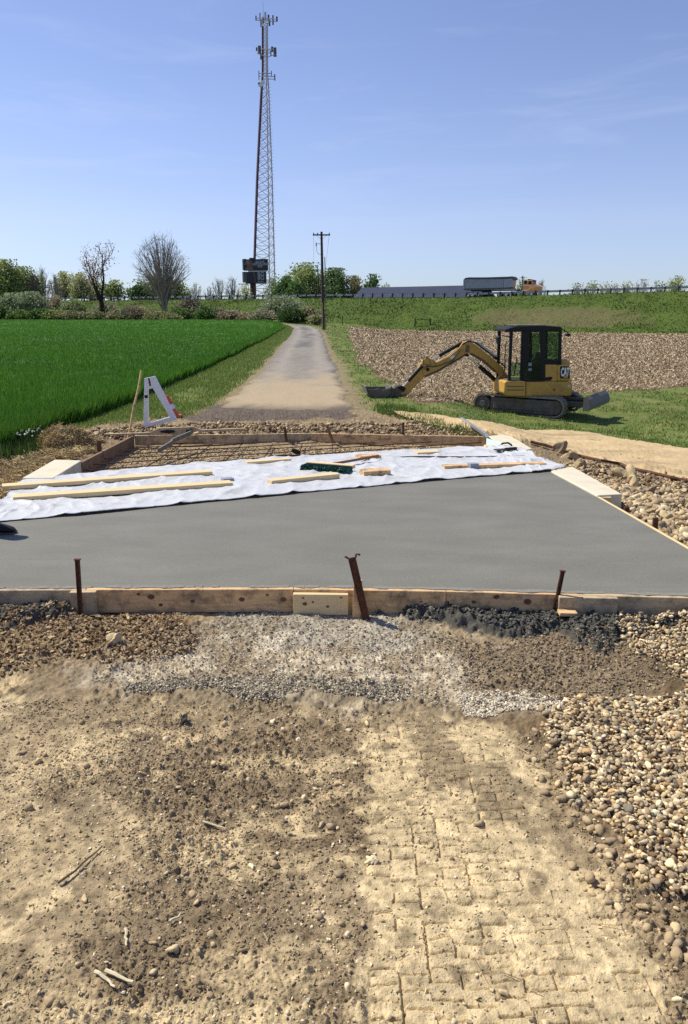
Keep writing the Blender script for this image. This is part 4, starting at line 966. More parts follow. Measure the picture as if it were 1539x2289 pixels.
leafy = [  # px, Y, top, width, kind, colours, bark, nleaf, label
 (-40, 150, 585, 90, 'leaf', G1, BK, 5200, 'tall green tree cut by the left picture edge'),
 (14, 146, 580, 84, 'leaf', G1, BG, 5600, 'tallest olive green tree at the far left'),
 (60, 150, 596, 76, 'leaf', G1, BG, 4200, 'green tree second from the left edge of the tree line'),
 (32, 138, 655, 70, 'leaf', GS, BK, 3400, 'rounded grey green tree low at the far left'),
 (98, 152, 596, 44, 'bare', None, BG, 0, 'grey bare tree between the green left trees and the pale yellow pair'),
 (78, 140, 612, 40, 'bare', None, BK, 0, 'brown bare tree left of the grey bare one'),
 (126, 150, 612, 40, 'bare', None, BG, 0, 'thin bare tree directly left of the pale yellow pair'),
 (146, 172, 607, 46, 'leaf', GY, BK, 1800, 'left one of the pale yellow green pair of trees'),
 (181, 168, 609, 46, 'leaf', GY, BD, 1700, 'right one of the pale yellow green pair of trees'),
 (212, 180, 628, 46, 'leaf', GY, BK, 1300, 'low yellow green tree behind the crooked dark tree'),
 (254, 178, 626, 54, 'leaf', G1, BK, 800, 'sparse green tree right behind the crooked dark tree'),
 (310, 176, 638, 50, 'leaf', GD, BK, 1100, 'low dark tree left behind the bare fan tree'),
 (352, 182, 614, 90, 'leaf', [c * .8 for c in G1], BK, 2600, 'green tree seen through the trunk of the bare fan tree'),
 (396, 180, 628, 60, 'leaf', G1, BK, 1000, 'thin green tree right behind the bare fan tree'),
 (438, 190, 630, 38, 'bare', None, BG, 0, 'small bare tree right of the bare fan tree'),
 (490, 200, 618, 44, 'bare', None, BG, 0, 'bare tree left of the billboard'),
 (520, 205, 616, 40, 'bare', None, BK, 0, 'bare tree touching the left edge of the billboard'),
 (468, 215, 640, 40, 'bare', None, BK, 0, 'low bare tree midway between fan tree and billboard'),
 (548, 214, 636, 40, 'leaf', GY, BK, 500, 'thin yellow green tree under the billboard'),
 (610, 240, 612, 44, 'leaf', GS, BW, 900, 'whitish tree at the right foot of the lattice tower'),
 (640, 190, 618, 62, 'leaf', GD, BK, 3600, 'dark green tree at the left end of the central clump'),
 (686, 196, 588, 104, 'leaf', [GY[1] * .9, G1[1], GD[2], G1[0]], BG, 6500, 'broad tree with a yellowish top in the central clump'),
 (662, 186, 630, 60, 'leaf', GD, BK, 2600, 'low dark green tree in front of the yellowish topped one'),
 (750, 192, 600, 80, 'leaf', GD + [GS[0]], BK, 5200, 'dark green tree just right of the utility pole'),
 (792, 194, 617, 62, 'leaf', [GB[2], G1[0], GB[0]], BK, 2800, 'brownish tree at the right end of the central clump'),
 (834, 190, 613, 48, 'leaf', [lin(90, 128, 60) * .8, lin(112, 146, 78) * .8], BK, 1800, 'small bright green tree behind the left end of the long roof'),
 (866, 200, 632, 40, 'leaf', GY, BK, 400, 'thin sparse tree rising over the long roof'),
 (1168, 170, 620, 40, 'leaf', [GY[1], G1[0]], BK, 900, 'yellow green tree seen between trailer and cab'),
 (1210, 172, 624, 30, 'bare', None, BG, 0, 'bare tree top behind the nose of the truck'),
 (1290, 260, 633, 44, 'leaf', GS + [GB[2]], BG, 900, 'first tree right of the truck on the horizon'),
 (1322, 250, 628, 50, 'leaf', [G1[1], GS[1]], BG, 1200, 'grey green tree second right of the truck on the horizon'),
 (1352, 262, 629, 44, 'leaf', [G1[1], GB[2]], BG, 1000, 'third tree right of the truck on the horizon'),
 (1400, 255, 628, 40, 'leaf', [GY[1], GS[1]], BG, 900, 'pale tree in the middle of the right horizon row'),
 (1376, 270, 634, 36, 'leaf', GB, BG, 500, 'low brownish tree on the right horizon'),
 (1436, 258, 625, 44, 'leaf', GB + [GS[0]], BG, 700, 'sparse brownish tree on the right horizon'),
 (1474, 250, 627, 40, 'leaf', GS, BG, 800, 'grey green tree left of the last tree on the right horizon'),
 (1512, 235, 617, 56, 'leaf', [GY[1], G1[1]], BG, 1800, 'tallest tree on the right horizon near the picture edge'),
]
for i, (px, Y, top, wpx, kd, lc, bc_, nl, lab) in enumerate(leafy):
    k2 = dict(g2=dict(nmain=13, nsub=8, base=.12, rmin=.03, ntw=2, low=2.5, zc=.52, zr=.48)) if kd != 'bare' else dict(g2=dict(nmain=10, nsub=8, base=.15, rmin=.022, ntw=4, low=1.5))
    tree('bare_tree' if kd == 'bare' else 'tree', px, Y, top, wpx, kd, lc, bc_, lab, seed=20 + i, nleaf=int(nl * 1.7), lsize=.36 if Y < 175 else .46, group='trees along the horizon', **k2)
bush = dict(base=.04, nmain=8, spread=.95, levels=2, kids=4, upc=.1, ratio=.6, wob=.15, rmin=.02)
shrubs = [
 (628, 118, 662, 104, GS, 6000, 'large grey green shrub left of where the road bends', 'shrub'),
 (588, 114, 694, 66, [GS[0], GB[2]], 2200, 'grey brown shrub left of the large grey green shrub', 'shrub'),
 (652, 112, 690, 62, [c * .6 for c in GD], 3600, 'darkest green bush beside the road bend', 'bush'),
 (690, 113, 686, 52, GB + [G1[0]], 2400, 'brownish bush between the dark bush and the utility pole', 'bush'),
 (704, 108, 704, 34, [G1[0], GB[2]], 1000, 'small olive bush at the foot of the utility pole', 'bush'),
 (560, 116, 700, 60, GB, 2200, 'brown bramble left of the road bend', 'bramble'),
 (515, 118, 694, 64, GB, 2000, 'wide brown bramble behind the field edge', 'bramble'),
 (455, 116, 685, 44, GD, 2400, 'dark green rounded bush right of the fan tree', 'bush'),
 (402, 117, 690, 52, GD, 2400, 'dark green bush below the fan tree on its right', 'bush'),
 (420, 124, 668, 70, GB, 2400, 'brown thicket behind the two dark green bushes', 'thicket'),
 (486, 124, 688, 50, [GB[0], GS[0]], 1500, 'brown and grey bush between dark bush and wide bramble', 'bush'),
 (350, 116, 696, 60, [G1[0], GB[0]], 2200, 'olive bush at the foot of the fan tree', 'bush'),
 (300, 120, 684, 66, GB, 2200, 'brown thicket between the crooked tree and the fan tree', 'thicket'),
 (262, 116, 694, 60, GB + [G1[2]], 2000, 'brown bramble at the foot of the crooked dark tree', 'bramble'),
 (206, 115, 696, 56, [GD[2], GB[0]], 2000, 'green and brown bush left of the crooked dark tree', 'bush'),
 (160, 117, 668, 66, [GS[0], G1[2]], 3000, 'rounded grey green bush in the left hedge', 'bush'),
 (150, 112, 694, 70, [GB[0], G1[2]], 2400, 'low brown green bush in front of the rounded hedge bush', 'bush'),
 (112, 112, 692, 54, G1, 2000, 'low olive bush in the left hedge front', 'bush'),
 (70, 118, 652, 76, GS, 3800, 'large pale grey green bush in the left hedge', 'bush'),
 (84, 112, 690, 50, GD, 1800, 'low dark bush below the large pale bush', 'bush'),
 (20, 116, 662, 70, [GS[0], GS[2]], 3400, 'grey green bush near the left picture edge', 'bush'),
 (36, 111, 692, 54, [G1[0], GD[2]], 2000, 'low green bush near the left picture edge', 'bush'),
 (-14, 112, 684, 50, GD, 2000, 'dark bush cut by the left picture edge', 'bush'),
 (122, 122, 660, 50, GB, 1800, 'brown twiggy bush between the two large hedge bushes', 'bush'),
 (236, 122, 676, 60, [GB[2], GS[0]], 1800, 'brownish thicket right behind the crooked dark trunk', 'thicket'),
 (382, 112, 702, 44, [G1[0], GB[0]], 1300, 'low tuft of bush at the field edge under the fan tree', 'bush'),
]
for i, (px, Y, top, wpx, lc, nl, lab, cat) in enumerate(shrubs):
    if Y < 113 and px < 600: Y = 114
    tree(cat, px, Y, top, wpx, 'leaf', lc, BK, lab, cat=cat, group='hedge between the wheat and the embankment', seed=80 + i, nleaf=int(nl * 1.3), lsize=.24, r0=.07, g2=dict(nmain=14, nsub=6, base=.03, rmin=.018, ntw=2, low=1.7, zc=.42, zr=.58))

# ------------------------------------------------------------------ deck, forms, curbs
front_px = [(-560, 1321), (-200, 1318), (170, 1316), (225, 1315), (657, 1314), (800, 1315), (1000, 1319), (1240, 1326), (1372, 1329), (1539, 1333), (1760, 1339)]
FP = [dk(*p) for p in front_px]
def fpt(px):
    for (a, A), (b, B) in zip(zip(front_px, FP), list(zip(front_px, FP))[1:]):
        if a[0] <= px <= b[0]: return A.lerp(B, (px - a[0]) / (b[0] - a[0]))
    return FP[-1]
rightline = [dk(1539, 1225), dk(1334, 1108), dk(1250, 1060), dk(1165, 1006)]
slab = MB(); top = [tuple(p + Vector((0, .004, 0))) for p in FP[:-1]]
top += [(2.37, 4.05, zdeck(4.05))] + [tuple(p) for p in rightline]
backl = [dk(1000, 1006), dk(720, 1020), dk(400, 1043), dk(192, 1058)]
top += [tuple(p) for p in backl] + [(-3.1, 4.2, zdeck(4.2))]
# the concrete meets the front form all along
slab.slabp(top, .17)
so_ = slab.build('concrete_slab', M['slab'], loc=(0, 5.5, zdeck(5.5)), bevel=.006)
tag(so_, 'smooth fresh grey concrete bridge deck slab between the form boards', 'concrete slab')

def frame(A, B, up=Vector((0, 0, 1))):
    x = (B - A).normalized(); y = up.cross(x).normalized(); z = x.cross(y)
    m_ = Matrix((x, y, z)).transposed().to_4x4(); m_.translation = A; return m_
def plank(name, a, b, w, h, m, label, cat, off=.012, group=None, A=None, B=None, y0=0.0, ztop=False, bevel=.003, warp=0.0, tagit=True, parent=None):
    A = A or dk(*a, off); B = B or dk(*b, off); T = frame(A, B); Ln = (B - A).length
    mb = MB(); nseg = 12
    z0, z1 = (-h, 0) if ztop else (0, h)
    n0 = nseg
    vs = []; fs = []
    for i in range(n0 + 1):
        x = Ln * i / n0; dz = warp * math.sin(math.pi * i / n0)
        vs += [(x, y0, z0 + dz), (x, y0 + w, z0 + dz), (x, y0 + w, z1 + dz), (x, y0, z1 + dz)]
    fs += [(0, 1, 2, 3), (4 * n0 + 3, 4 * n0 + 2, 4 * n0 + 1, 4 * n0)]
    for i in range(n0):
        for j in range(4): fs.append((4 * i + j, 4 * (i + 1) + j, 4 * (i + 1) + (j + 1) % 4, 4 * i + (j + 1) % 4))
    mb.add(vs, fs); o = mb.build(name, m, bevel=bevel, parent=parent); o.matrix_local = T if parent is None else T
    if tagit: tag(o, label, cat, group)
    return o
up1 = Vector((0, 0, .006))
def formboard(pa, pb, proud, h, m, label, cat='form board', name='form_board', drop=0.0):
    A = fpt(pa) + up1 + Vector((0, -.038 - proud, -drop)); B = fpt(pb) + up1 + Vector((0, -.038 - proud, -drop))
    return plank(name, None, None, .036, h, m, label, cat, A=A, B=B, ztop=True, group='form boards around the slab', bevel=.004)
formboard(-540, 196, 0, .145, M['wood_dirty'], 'mud stained front form board left of the first steel stake')
formboard(196.5, 657, 0, .14, M['wood_form'], 'tan front form board with two dark knots left of centre')
formboard(657.5, 996, 0, .14, M['wood_form'], 'front form board behind the leaning central stakes')
formboard(996.5, 1300, 0, .145, M['wood_form'], 'stained front form board right of the central stakes')
formboard(1300.5, 1740, .0, .14, M['wood_dirty'], 'muddy front form board at the right picture edge')
formboard(166, 224, .038, .15, M['wood_dirty'], 'short pale splice block behind the left steel stake', 'wood block', 'splice_block')
formboard(657, 779, .038, .125, M['wood_new'], 'short clean splice block left of the central stakes', 'wood block', 'splice_block', drop=.016)
formboard(1243, 1372, .038, .16, M['wood_dirty'], 'stained splice block right of the right steel stake', 'wood block', 'splice_block')
sl = MB(); xs_ = np.linspace(-3.4, 2.3, 500)
for x in xs_[:-1]:
    p = min(FP, key=lambda q: abs(q.x - x)); i_ = max(i for i in range(len(FP)) if FP[i].x <= x) if x > FP[0].x else 0
    A_1, B_1 = FP[min(i_, len(FP) - 2)], FP[min(i_, len(FP) - 2) + 1]; q = A_1.lerp(B_1, (x - A_1.x) / (B_1.x - A_1.x))
    n_ = float(fbm(np.array([x * 9.]), np.array([0.]), 3, 501)[0]); n2_ = float(fbm(np.array([x * 30.]), np.array([3.]), 2, 502)[0])
    if n_ < .36: continue
    sl.box(x, x + .0116, q.y - .004 - .030 * max(0, n_ - .3) * (1 + n2_), q.y + .012 + .015 * n2_, q.z + .001, q.z + .0075 + .008 * n2_ * n_)
tag(sl.build('concrete_slurry', mat('slurry', (.20, .19, .165), .9, var=.2, scale=60, bump=.4, bscale=120)), 'thin grey slurry smeared along the top of the front form boards', kind='stuff')
# knots in the timber
mk = mat('knot', (.13, .055, .03), .8, var=.3, scale=60)
def knots(board, lst, proud=0.0):
    inv = board.matrix_local.inverted()
    for px, py, r_ in lst:
        r_ *= 1.6
        q = fpt(px); p = at(px, py, q.y - .039 - proud); mb = MB(); n_ = 12
        vs = [(p.x + math.cos(2 * math.pi * k / n_) * r_ * 1.3, p.y - .002, p.z + math.sin(2 * math.pi * k / n_) * r_) for k in range(n_)] + [(p.x + math.cos(2 * math.pi * k / n_) * r_ * 1.3, p.y + .002, p.z + math.sin(2 * math.pi * k / n_) * r_) for k in range(n_)]
        mb.add([tuple(inv @ Vector(v)) for v in vs], [tuple(range(n_)), tuple(range(2 * n_ - 1, n_ - 1, -1))] + [(k, (k + 1) % n_, (k + 1) % n_ + n_, k + n_) for k in range(n_)]); mb.build('knot', mk, parent=board)
bpy.context.view_layer.update()
bds = [o for o in bpy.data.objects if o.name.startswith('form_board')]
knots(bds[1], [(338, 1334, .010), (431, 1344, .006), (541, 1340, .008), (634, 1340, .008), (360, 1352, .006), (310, 1328, .005), (598, 1330, .004)])
knots(bds[3], [(1060, 1346, .006), (1110, 1334, .008), (1180, 1345, .010), (1270, 1340, .005)])
knots([o for o in bpy.data.objects if o.name.startswith('splice_block')][1], [(682, 1350, .006), (700, 1346, .003), (733, 1356, .004), (763, 1336, .003), (678, 1337, .003)], .038)
# stakes
def stake(pts, w, th, m, label, name='steel_stake', holes=True, flare=False, Yb=3.83, Yt=3.83):
    A = at(*pts[0], Yb); B = at(*pts[1], Yt); A = A - (B - A).normalized() * .12
    mid = (A + B) / 2; L_ = (B - A).length; z = (B - A).normalized(); x = Vector((1, 0, 0)); x = (x - z * x.dot(z)).normalized(); y = z.cross(x)
    T = Matrix((x, y, z)).transposed().to_4x4(); T.translation = A
    mb = MB()
    if holes:   # channel section with punched dimples
        mb.box(-w / 2, w / 2, -.003, .003, 0, L_); mb.box(-w / 2, -w / 2 + .005, -th, -.003, 0, L_); mb.box(w / 2 - .005, w / 2, -th, -.003, 0, L_)
        if flare:
            mb.path([(-w / 2, -.004, L_), (-w / 2 - .008, -.008, L_ + .012), (-w / 2 - .016, -.01, L_ + .014)], .006, 6); mb.path([(w / 2, -.002, L_ - .004), (w / 2 + .006, -.01, L_ + .016), (w / 2 + .02, -.012, L_ + .014), (w / 2 + .026, -.012, L_ + .006)], .006, 6)
        else: mb.box(-w / 2 - .004, w / 2 + .004, -th - .003, .006, L_ - .004, L_ + .004)
    else: mb.prism([(-w / 2, 0), (w / 2, 0), (w / 2 * .92, L_), (-w / 2 * .92, L_ + .004)], -th / 2, th / 2)
    o = mb.build(name, m, bevel=.0015); o.matrix_local = T
    if holes:
        for k in range(int(L_ / .04)): MB().tube((0, -.0025, .02 + k * .04), (0, -.0045, .02 + k * .04), .0035, n=8).build('hole', M['black'], parent=o)
    return tag(o, label, 'stake', 'stakes holding the form boards')
stake([(181, 1366), (174, 1250)], .025, .012, M['rust'], 'upright rusty perforated stake at the left front form')
stake([(815, 1366), (787, 1246)], .042, .016, M['rust'], 'thick rusty stake with curled battered top leaning at the centre', flare=True)
stake([(798, 1367), (801, 1296)], .050, .022, M['wood_form'], 'wooden stake behind the battered central steel stake', 'wood_stake', holes=False, Yb=3.86, Yt=3.86)
stake([(1240, 1366), (1258, 1276)], .023, .010, M['rust'], 'rusty stake leaning right at the right front form')
plank('wood_scrap', None, None, .06, .02, M['wood_form'], 'small wood scrap in the wet concrete under the right stake', 'wood scrap', A=at(1252, 1378, 3.72), B=at(1292, 1379, 3.72), off=0)
# left and far forms
plank('form_board', None, None, .04, .2, M['wood_dark'], 'dark brown form board along the left side of the rebar bed', 'form board', A=dk(183, 1034, .01), B=dk(300, 974, .01), ztop=True, group='form boards around the slab')
plank('form_board', None, None, .04, .15, M['wood_dirty'], 'stained far form board at the left end of the rebar bed', 'form board', A=dk(301, 974, .01), B=dk(695, 969, .01), ztop=True, group='form boards around the slab')
plank('form_board', None, None, .04, .15, M['wood_form'], 'clean far form board at the right end of the rebar bed', 'form board', A=dk(695.5, 969, .01), B=dk(1087, 976, .01), ztop=True, group='form boards around the slab')
plank('form_board', None, None, .022, .2, M['wood_new'], 'thin pale form board along the right edge of the slab', 'form board', A=dk(1760, 1352, .006), B=dk(1334, 1109, .006), y0=-.022, ztop=True, group='form boards around the slab')
plank('wood_block', None, None, .06, .1, M['wood_new'], 'pale wood block wedged against the end of the long right curb', 'wood block', A=dk(1340, 1112, .0), B=dk(1368, 1112, .0), ztop=True)
for (a, b, lab, nm, mt_) in (((402, 962), (402, 1), '', '', None),): pass
def simple_stake(px, py0, py1, Y, w, m, label, name='steel_stake', dx=0):
    A = at(px, py0, Y); B = at(px + dx, py1, Y); A.z -= .12
    mb = MB(); mb.beam(A, B, w, w * .5, up=(0, 1, 0)); c = (A + B) / 2
    return tag(mb.build(name, m, loc=tuple(c), bevel=.002), label, 'stake', 'stakes holding the form boards')
simple_stake(902, 972, 944, 11.45, .035, M['rust'], 'rusty stake behind the clean far form board')
simple_stake(641, 970, 955, 11.5, .04, M['rust'], 'short rusty stake behind the stained far form board', dx=-4)
simple_stake(745, 972, 950, 11.5, .045, M['wood_dark'], 'leaning wooden stake where the two far boards meet', 'wood_stake', dx=-14)
simple_stake(222, 1010, 985, 9.6, .05, M['rust'], 'rusty stake in the straw beside the left form board')
simple_stake(1466, 1182, 1157, dk(1466, 1184).y + .09, .04, M['rust'], 'rusty stake outside the right slab edge nearest the picture edge')
simple_stake(1401, 1144, 1133, dk(1401, 1147).y + .09, .04, M['rust'], 'short rusty stake at the end of the long right curb')
# curbs
def curb(pxs, offs, th, label, m=None):
    pts = [dk(*p, offs) for p in pxs]; c = sum(pts, Vector()) / len(pts)
    mb = MB(); mb.slabp([tuple(p) for p in pts], th); o = mb.build('concrete_curb', m or M['conc_old'], loc=tuple(c), bevel=.012); return tag(o, label, 'concrete curb', 'concrete curbs beside the slab')
curb([(50, 1068), (122, 1027), (183, 1029), (120, 1068)], .03, .35, 'pale concrete curb left of the plastic sheet beside the straw')
curb([(1232, 1052), (1280, 1042), (1392, 1104), (1336, 1107)], .02, .30, 'long cured concrete curb on the right edge of the slab')
curb([(1088, 975), (1125, 971), (1146, 976), (1191, 1003), (1163, 1008)], .02, .32, 'shorter far concrete curb at the right end of the plastic')
mb = MB(); pts = [dk(1088, 979, .028), dk(1124, 991, .028), dk(1114, 1003, .028), dk(1088, 1003, .028)]; mb.slabp([tuple(p) for p in pts], .05)
tag(mb.build('foam_board', M['foam'], loc=tuple(pts[0]), bevel=.004), 'pale blue green foam board against the far right curb', 'foam board')

# rebar mat
mat_e = empty('rebar_mat', (0, 9, zdeck(9) - .1), 'dark rusty rebar mat over the gravel bed beyond the plastic', 'rebar mat')
lY = [dk(235, 1054).y, dk(640, 1023).y, dk(1060, 1000).y]
def bedback(x): return float(np.interp(x, [-2.7, -.75, 1.9], lY)) - .35
def bar(p, q, r_=.0075):
    p = Vector(p); q = Vector(q); mb = MB(); n_ = 6; pts = [p.lerp(q, i / n_) - Vector((0, 9, zdeck(9) - .1)) + Vector((0, 0, random.uniform(-.008, .008))) for i in range(n_ + 1)]
    mb.path(pts, r_, 6); mb.build('bar', M['rebar'], parent=mat_e)
zz = lambda Y: zdeck(Y) - .085
for i in range(10):
    y0 = 7.3 + .44 * i; xa, xb = -3.12, 2.12; ya = y0; yb = y0 + .50 * (xb - xa)
    if yb > 11.3: xb = xa + (11.3 - ya) / .50; yb = 11.3
    if ya < bedback(xa):
        # begin inside the slab edge
        t0 = 0
        while t0 < 1 and ya + (yb - ya) * t0 < bedback(xa + (xb - xa) * t0): t0 += .02
        xa2 = xa + (xb - xa) * t0; ya = ya + (yb - ya) * t0; xa = xa2
    if xb - xa > .5: bar((xa, ya, zz(ya)), (xb, yb, zz(yb)))
for i in range(11):
    x = -2.9 + .46 * i; y0 = bedback(x); 
    if y0 < 10.9: bar((x, y0, zz(y0) - .02), (x - .04, 11.28, zz(11.28) - .02))
P_ = dk(661, 1012, -.08); o = rocks('clod', np.array([[0, 0, 0.]]), np.array([.05]), np.array([lin(40, 34, 30)]), 3, (.7, .9), .3, sink=.3, kind=None, seed=5); o.location = P_; tag(o, 'dark clod lying on the rebar behind the broom', 'clod')

# plastic sheet
pairs = [((-260, 1196), (-120, 1150)), ((-60, 1176), (14, 1120)), ((20, 1166), (28, 1087)), ((80, 1161), (60, 1066)), ((200, 1150), (150, 1063)), ((330, 1137), (240, 1055)), ((480, 1122), (400, 1040)), ((640, 1106), (560, 1029)), ((800, 1091), (720, 1017)), ((950, 1077), (880, 1006)), ((1080, 1066), (1010, 1001)), ((1160, 1060), (1100, 999)), ((1212, 1056), (1158, 1003)), ((1240, 1054), (1200, 1027)), ((1264, 1050), (1244, 1041))]
n1, n2 = 420, 120
s_ = np.linspace(0, len(pairs) - 1, n1); A_ = np.array([[*dk(*a)][:2] for a, b in pairs]); B_ = np.array([[*dk(*b)][:2] for a, b in pairs])
fa = np.stack([np.interp(s_, range(len(pairs)), A_[:, k]) for k in (0, 1)], 1); fb = np.stack([np.interp(s_, range(len(pairs)), B_[:, k]) for k in (0, 1)], 1)
fa = smooth(fa, 9); fb = smooth(fb, 9)
fa[:, 1] += (fbm(fa[:, 0] * 7, fa[:, 0] * 0, 4, 401) - .5) * .05; fb[:, 1] += (fbm(fb[:, 0] * 3, fb[:, 0] * 0 + 3, 3, 402) - .5) * .10
v = np.linspace(0, 1, n2); G = fa[:, None] * (1 - v[None, :, None]) + fb[:, None] * v[None, :, None]; Xp, Yp = G[..., 0].ravel(), G[..., 1].ravel(); Vv = np.tile(v, n1)
wx = Xp + .25 * fbm(Xp * 2, Yp * 2, 3, 410); wy = Yp + .25 * fbm(Xp * 2, Yp * 2, 3, 411)
rid = lambda a, b, sd: (1 - np.abs(2 * vn(a, b, sd) - 1)) ** 5
Zp = .010 + .026 * rid(wx * 1.4 + wy * .9, wy * 2.3 - wx * .5, 412) * fbm(Xp * .8, Yp * .8, 2, 418) * 1.3 + .018 * rid(wx * 3.1 - wy * .7, wy * 2.6 + wx, 413) + .010 * rid(wx * 6.3, wy * 3.1 + wx * 2, 414) + .012 * fbm(Xp * 1.2, Yp * 1.2, 3, 416) + .003 * fbm(Xp * 18, Yp * 10, 3, 415)
Zp += .022 * (1 - np.abs(2 * vn(wx * .9 + wy * .35 + 3, wy * .55, 421) - 1)) ** 14 + .016 * (1 - np.abs(2 * vn(wx * .35, wy * 1.9 - wx * .8, 422) - 1)) ** 16 + .010 * (1 - np.abs(2 * vn(wx * 4.2 + wy, wy * 4.6 - wx * 2, 423) - 1)) ** 9
Zp *= .25 + .75 * np.clip(np.minimum(Vv, 1 - Vv) * 10, 0, 1) ; Zp += (.022 * rid(Xp * 3.2, Xp * 0 + 2, 417) + .006) * np.exp(-(Vv / .05) ** 2)
Zp = Zp + zdeck(Yp)
drop = sstep(-3.25, -3.6, Xp); Zp = Zp - drop * .05
Zp = np.where(Xp > 2.05, Zp + .012, Zp)
back = sstep(.965, 1.0, Vv) * (Xp < 1.8) * (Xp > -3.1); Zp = Zp - back * .05
Zp = np.maximum(Zp, hg(Xp, Yp) + .01)
# lie on top of the curbs
I = np.arange(n1 * n2).reshape(n1, n2); Fs = np.stack([I[:-1, :-1], I[1:, :-1], I[1:, 1:], I[:-1, 1:]], -1).reshape(-1, 4)
ps = mesh_np('plastic_sheet', np.stack([Xp, Yp, Zp], 1), Fs, M['plastic'], smooth=True, loc=(0, 7.6, zdeck(7.6)))
sol = ps.modifiers.new('thickness', 'SOLIDIFY'); sol.thickness = .004
tag(ps, 'wrinkled white plastic sheet spread across the far half of the slab', 'plastic sheet')

# lumber on the plastic
GL = 'loose lumber lying on the plastic sheet'
plank('lumber', (6, 1096), (476, 1062), .13, .038, M['wood_new'], 'longest pale board on the plastic, rear one of the long pair at left', 'board', .03, GL)
plank('lumber', (30, 1122), (521, 1088), .13, .04, M['wood_new'], 'front one of the two long pale boards at the left of the plastic', 'board', .03, GL)
plank('wood_block', (500, 1081), (524, 1079), .09, .045, M['greyp'], 'small grey block at the end of the front long board', 'block', .03)
plank('lumber', (608, 1086), (760, 1070), .10, .05, M['wood_new'], 'pale board in front of the green broom', 'board', .025, GL)
plank('lumber', (814, 1064), (874, 1061), .16, .045, M['wood_form'], 'short thick board right of the green broom', 'board', .025, GL)  # browner lumber stands in for the shaded front of pale wood
plank('lumber', (553, 1041), (652, 1033), .10, .04, M['wood_new'], 'pale board behind the green broom at its left', 'board', .025, GL)
plank('lumber', (806, 1028), (853, 1025), .16, .04, M['wood_form'], 'short board under the broom handle', 'board', .02, GL)  # browner wood here too, for a shaded front face
plank('lumber', (934, 1019), (986, 1016), .12, .04, M['wood_new'], 'short pale board near the back edge of the plastic', 'board', .02, GL)
plank('lumber', (994, 1049), (1222, 1042), .11, .034, M['wood_form'], 'long thin board lying at the right of the plastic', 'board', .025, GL)
plank('grey_block', (1052, 1049), (1071, 1048), .08, .06, M['greyp'], 'blue grey block lying across the long thin right board', 'block', .025)
plank('lumber', (1086, 1003), (1112, 1003), .14, .03, M['wood_new'], 'small pale board under the hand float', 'board', .015, GL)
A, B = dk(878, 1022, .03), dk(1176, 1020, .03)
tag(MB().path([A.lerp(B, k / 8) + Vector((0, .02 * math.sin(k), 0)) for k in range(9)], [.004] + [.009] * 7 + [.009], 8).build('dark_tube', M['black'], loc=tuple((A + B) / 2)), 'long thin dark tube across the back of the plastic', 'tool handle')  # dark tube drawn along the dark line across the sheet
A, B = dk(600, 1021, .03), dk(672, 1018, .03)
tag(MB().path([A, A.lerp(B, .5) + Vector((0, .01, .01)), B], .008, 8).build('dark_rod', M['black'], loc=tuple((A + B) / 2)), 'short dark rod at the back edge of the plastic behind the broom', 'rod')
A, B = dk(778, 1041, .02), dk(832, 1026, .03)
tag(MB().path([A, A.lerp(B, .3) + Vector((.01, 0, .0)), A.lerp(B, .5), A.lerp(B, .8) + Vector((0, .01, .01)), B], .005, 6).build('wire', M['black'], loc=tuple((A + B) / 2)), 'thin dark line at the right end of the broom', 'wire')  # thin dark tube following a dark line beside the broom
# broom
A = dk(672, 1052, .02); B = dk(777, 1061, .02); T = frame(A, B); Lb = (B - A).length
br_ = empty('push_broom', tuple(A), 'wide push broom with dark green bristles lying on the plastic', 'broom'); br_.matrix_world = T
MB().box(0, Lb, .13, .20, .035, .075).build('head', M['wood_new'], br_, bevel=.006)
mb = MB(); rr = random.Random(4)
mb.box(.01, Lb - .01, .03, .13, .012, .06)
for i in range(46):
    for j in range(5):
        x = .008 + (Lb - .016) * i / 45; z = .012 + .011 * j; dx = rr.uniform(-.012, .012)
        mb.add([(x - .007, .13, z - .004), (x + .007, .13, z - .004), (x, .13, z + .008), (x - .008 + dx, rr.uniform(-.012, .02), z - .008), (x + .008 + dx, rr.uniform(-.012, .02), z - .008), (x + dx, rr.uniform(-.012, .02), z + .01)], [(0, 1, 4, 3), (1, 2, 5, 4), (2, 0, 3, 5), (3, 4, 5)])
mb.build('bristles', M['green_br'], br_)
Ti = T.inverted(); MB().path([Ti @ dk(738, 1038, .06), Ti @ dk(790, 1029, .075), Ti @ dk(846, 1019, .09)], .016, 10).build('handle', M['wood_red'], br_)
# hand float
hf = empty('hand_float', tuple(dk(1130, 1004, .05)), 'black handled concrete hand float by the foam board', 'hand float')
o0 = Vector(hf.location)
MB().beam(dk(1108, 1006, .06) - o0, dk(1152, 1003, .06) - o0, .09, .014).build('blade', M['blackrub'], hf, bevel=.003)
MB().path([at(x_, y_, dk(1130, 1002).y) - o0 for x_, y_ in ((1117, 1002), (1118, 996), (1124, 991), (1136, 990), (1143, 994), (1146, 1001))], .013, 8).build('handle', M['black'], hf, smooth=True)
MB().beam(dk(1130, 1003, .08) - o0, dk(1155, 1001, .08) - o0, .03, .02).build('grip_plate', M['black'], hf, bevel=.003)
# screed tube
A = hit(1032, 942, hg) + Vector((0, 0, .06)); B = dk(1088, 973, .07)
mb = MB(); mb.beam(A, B, .045, .05); tag(mb.build('screed_bar', M['alu'], loc=tuple((A + B) / 2), bevel=.005), 'shiny aluminium screed bar leaning on the corner of the far form', 'screed bar')
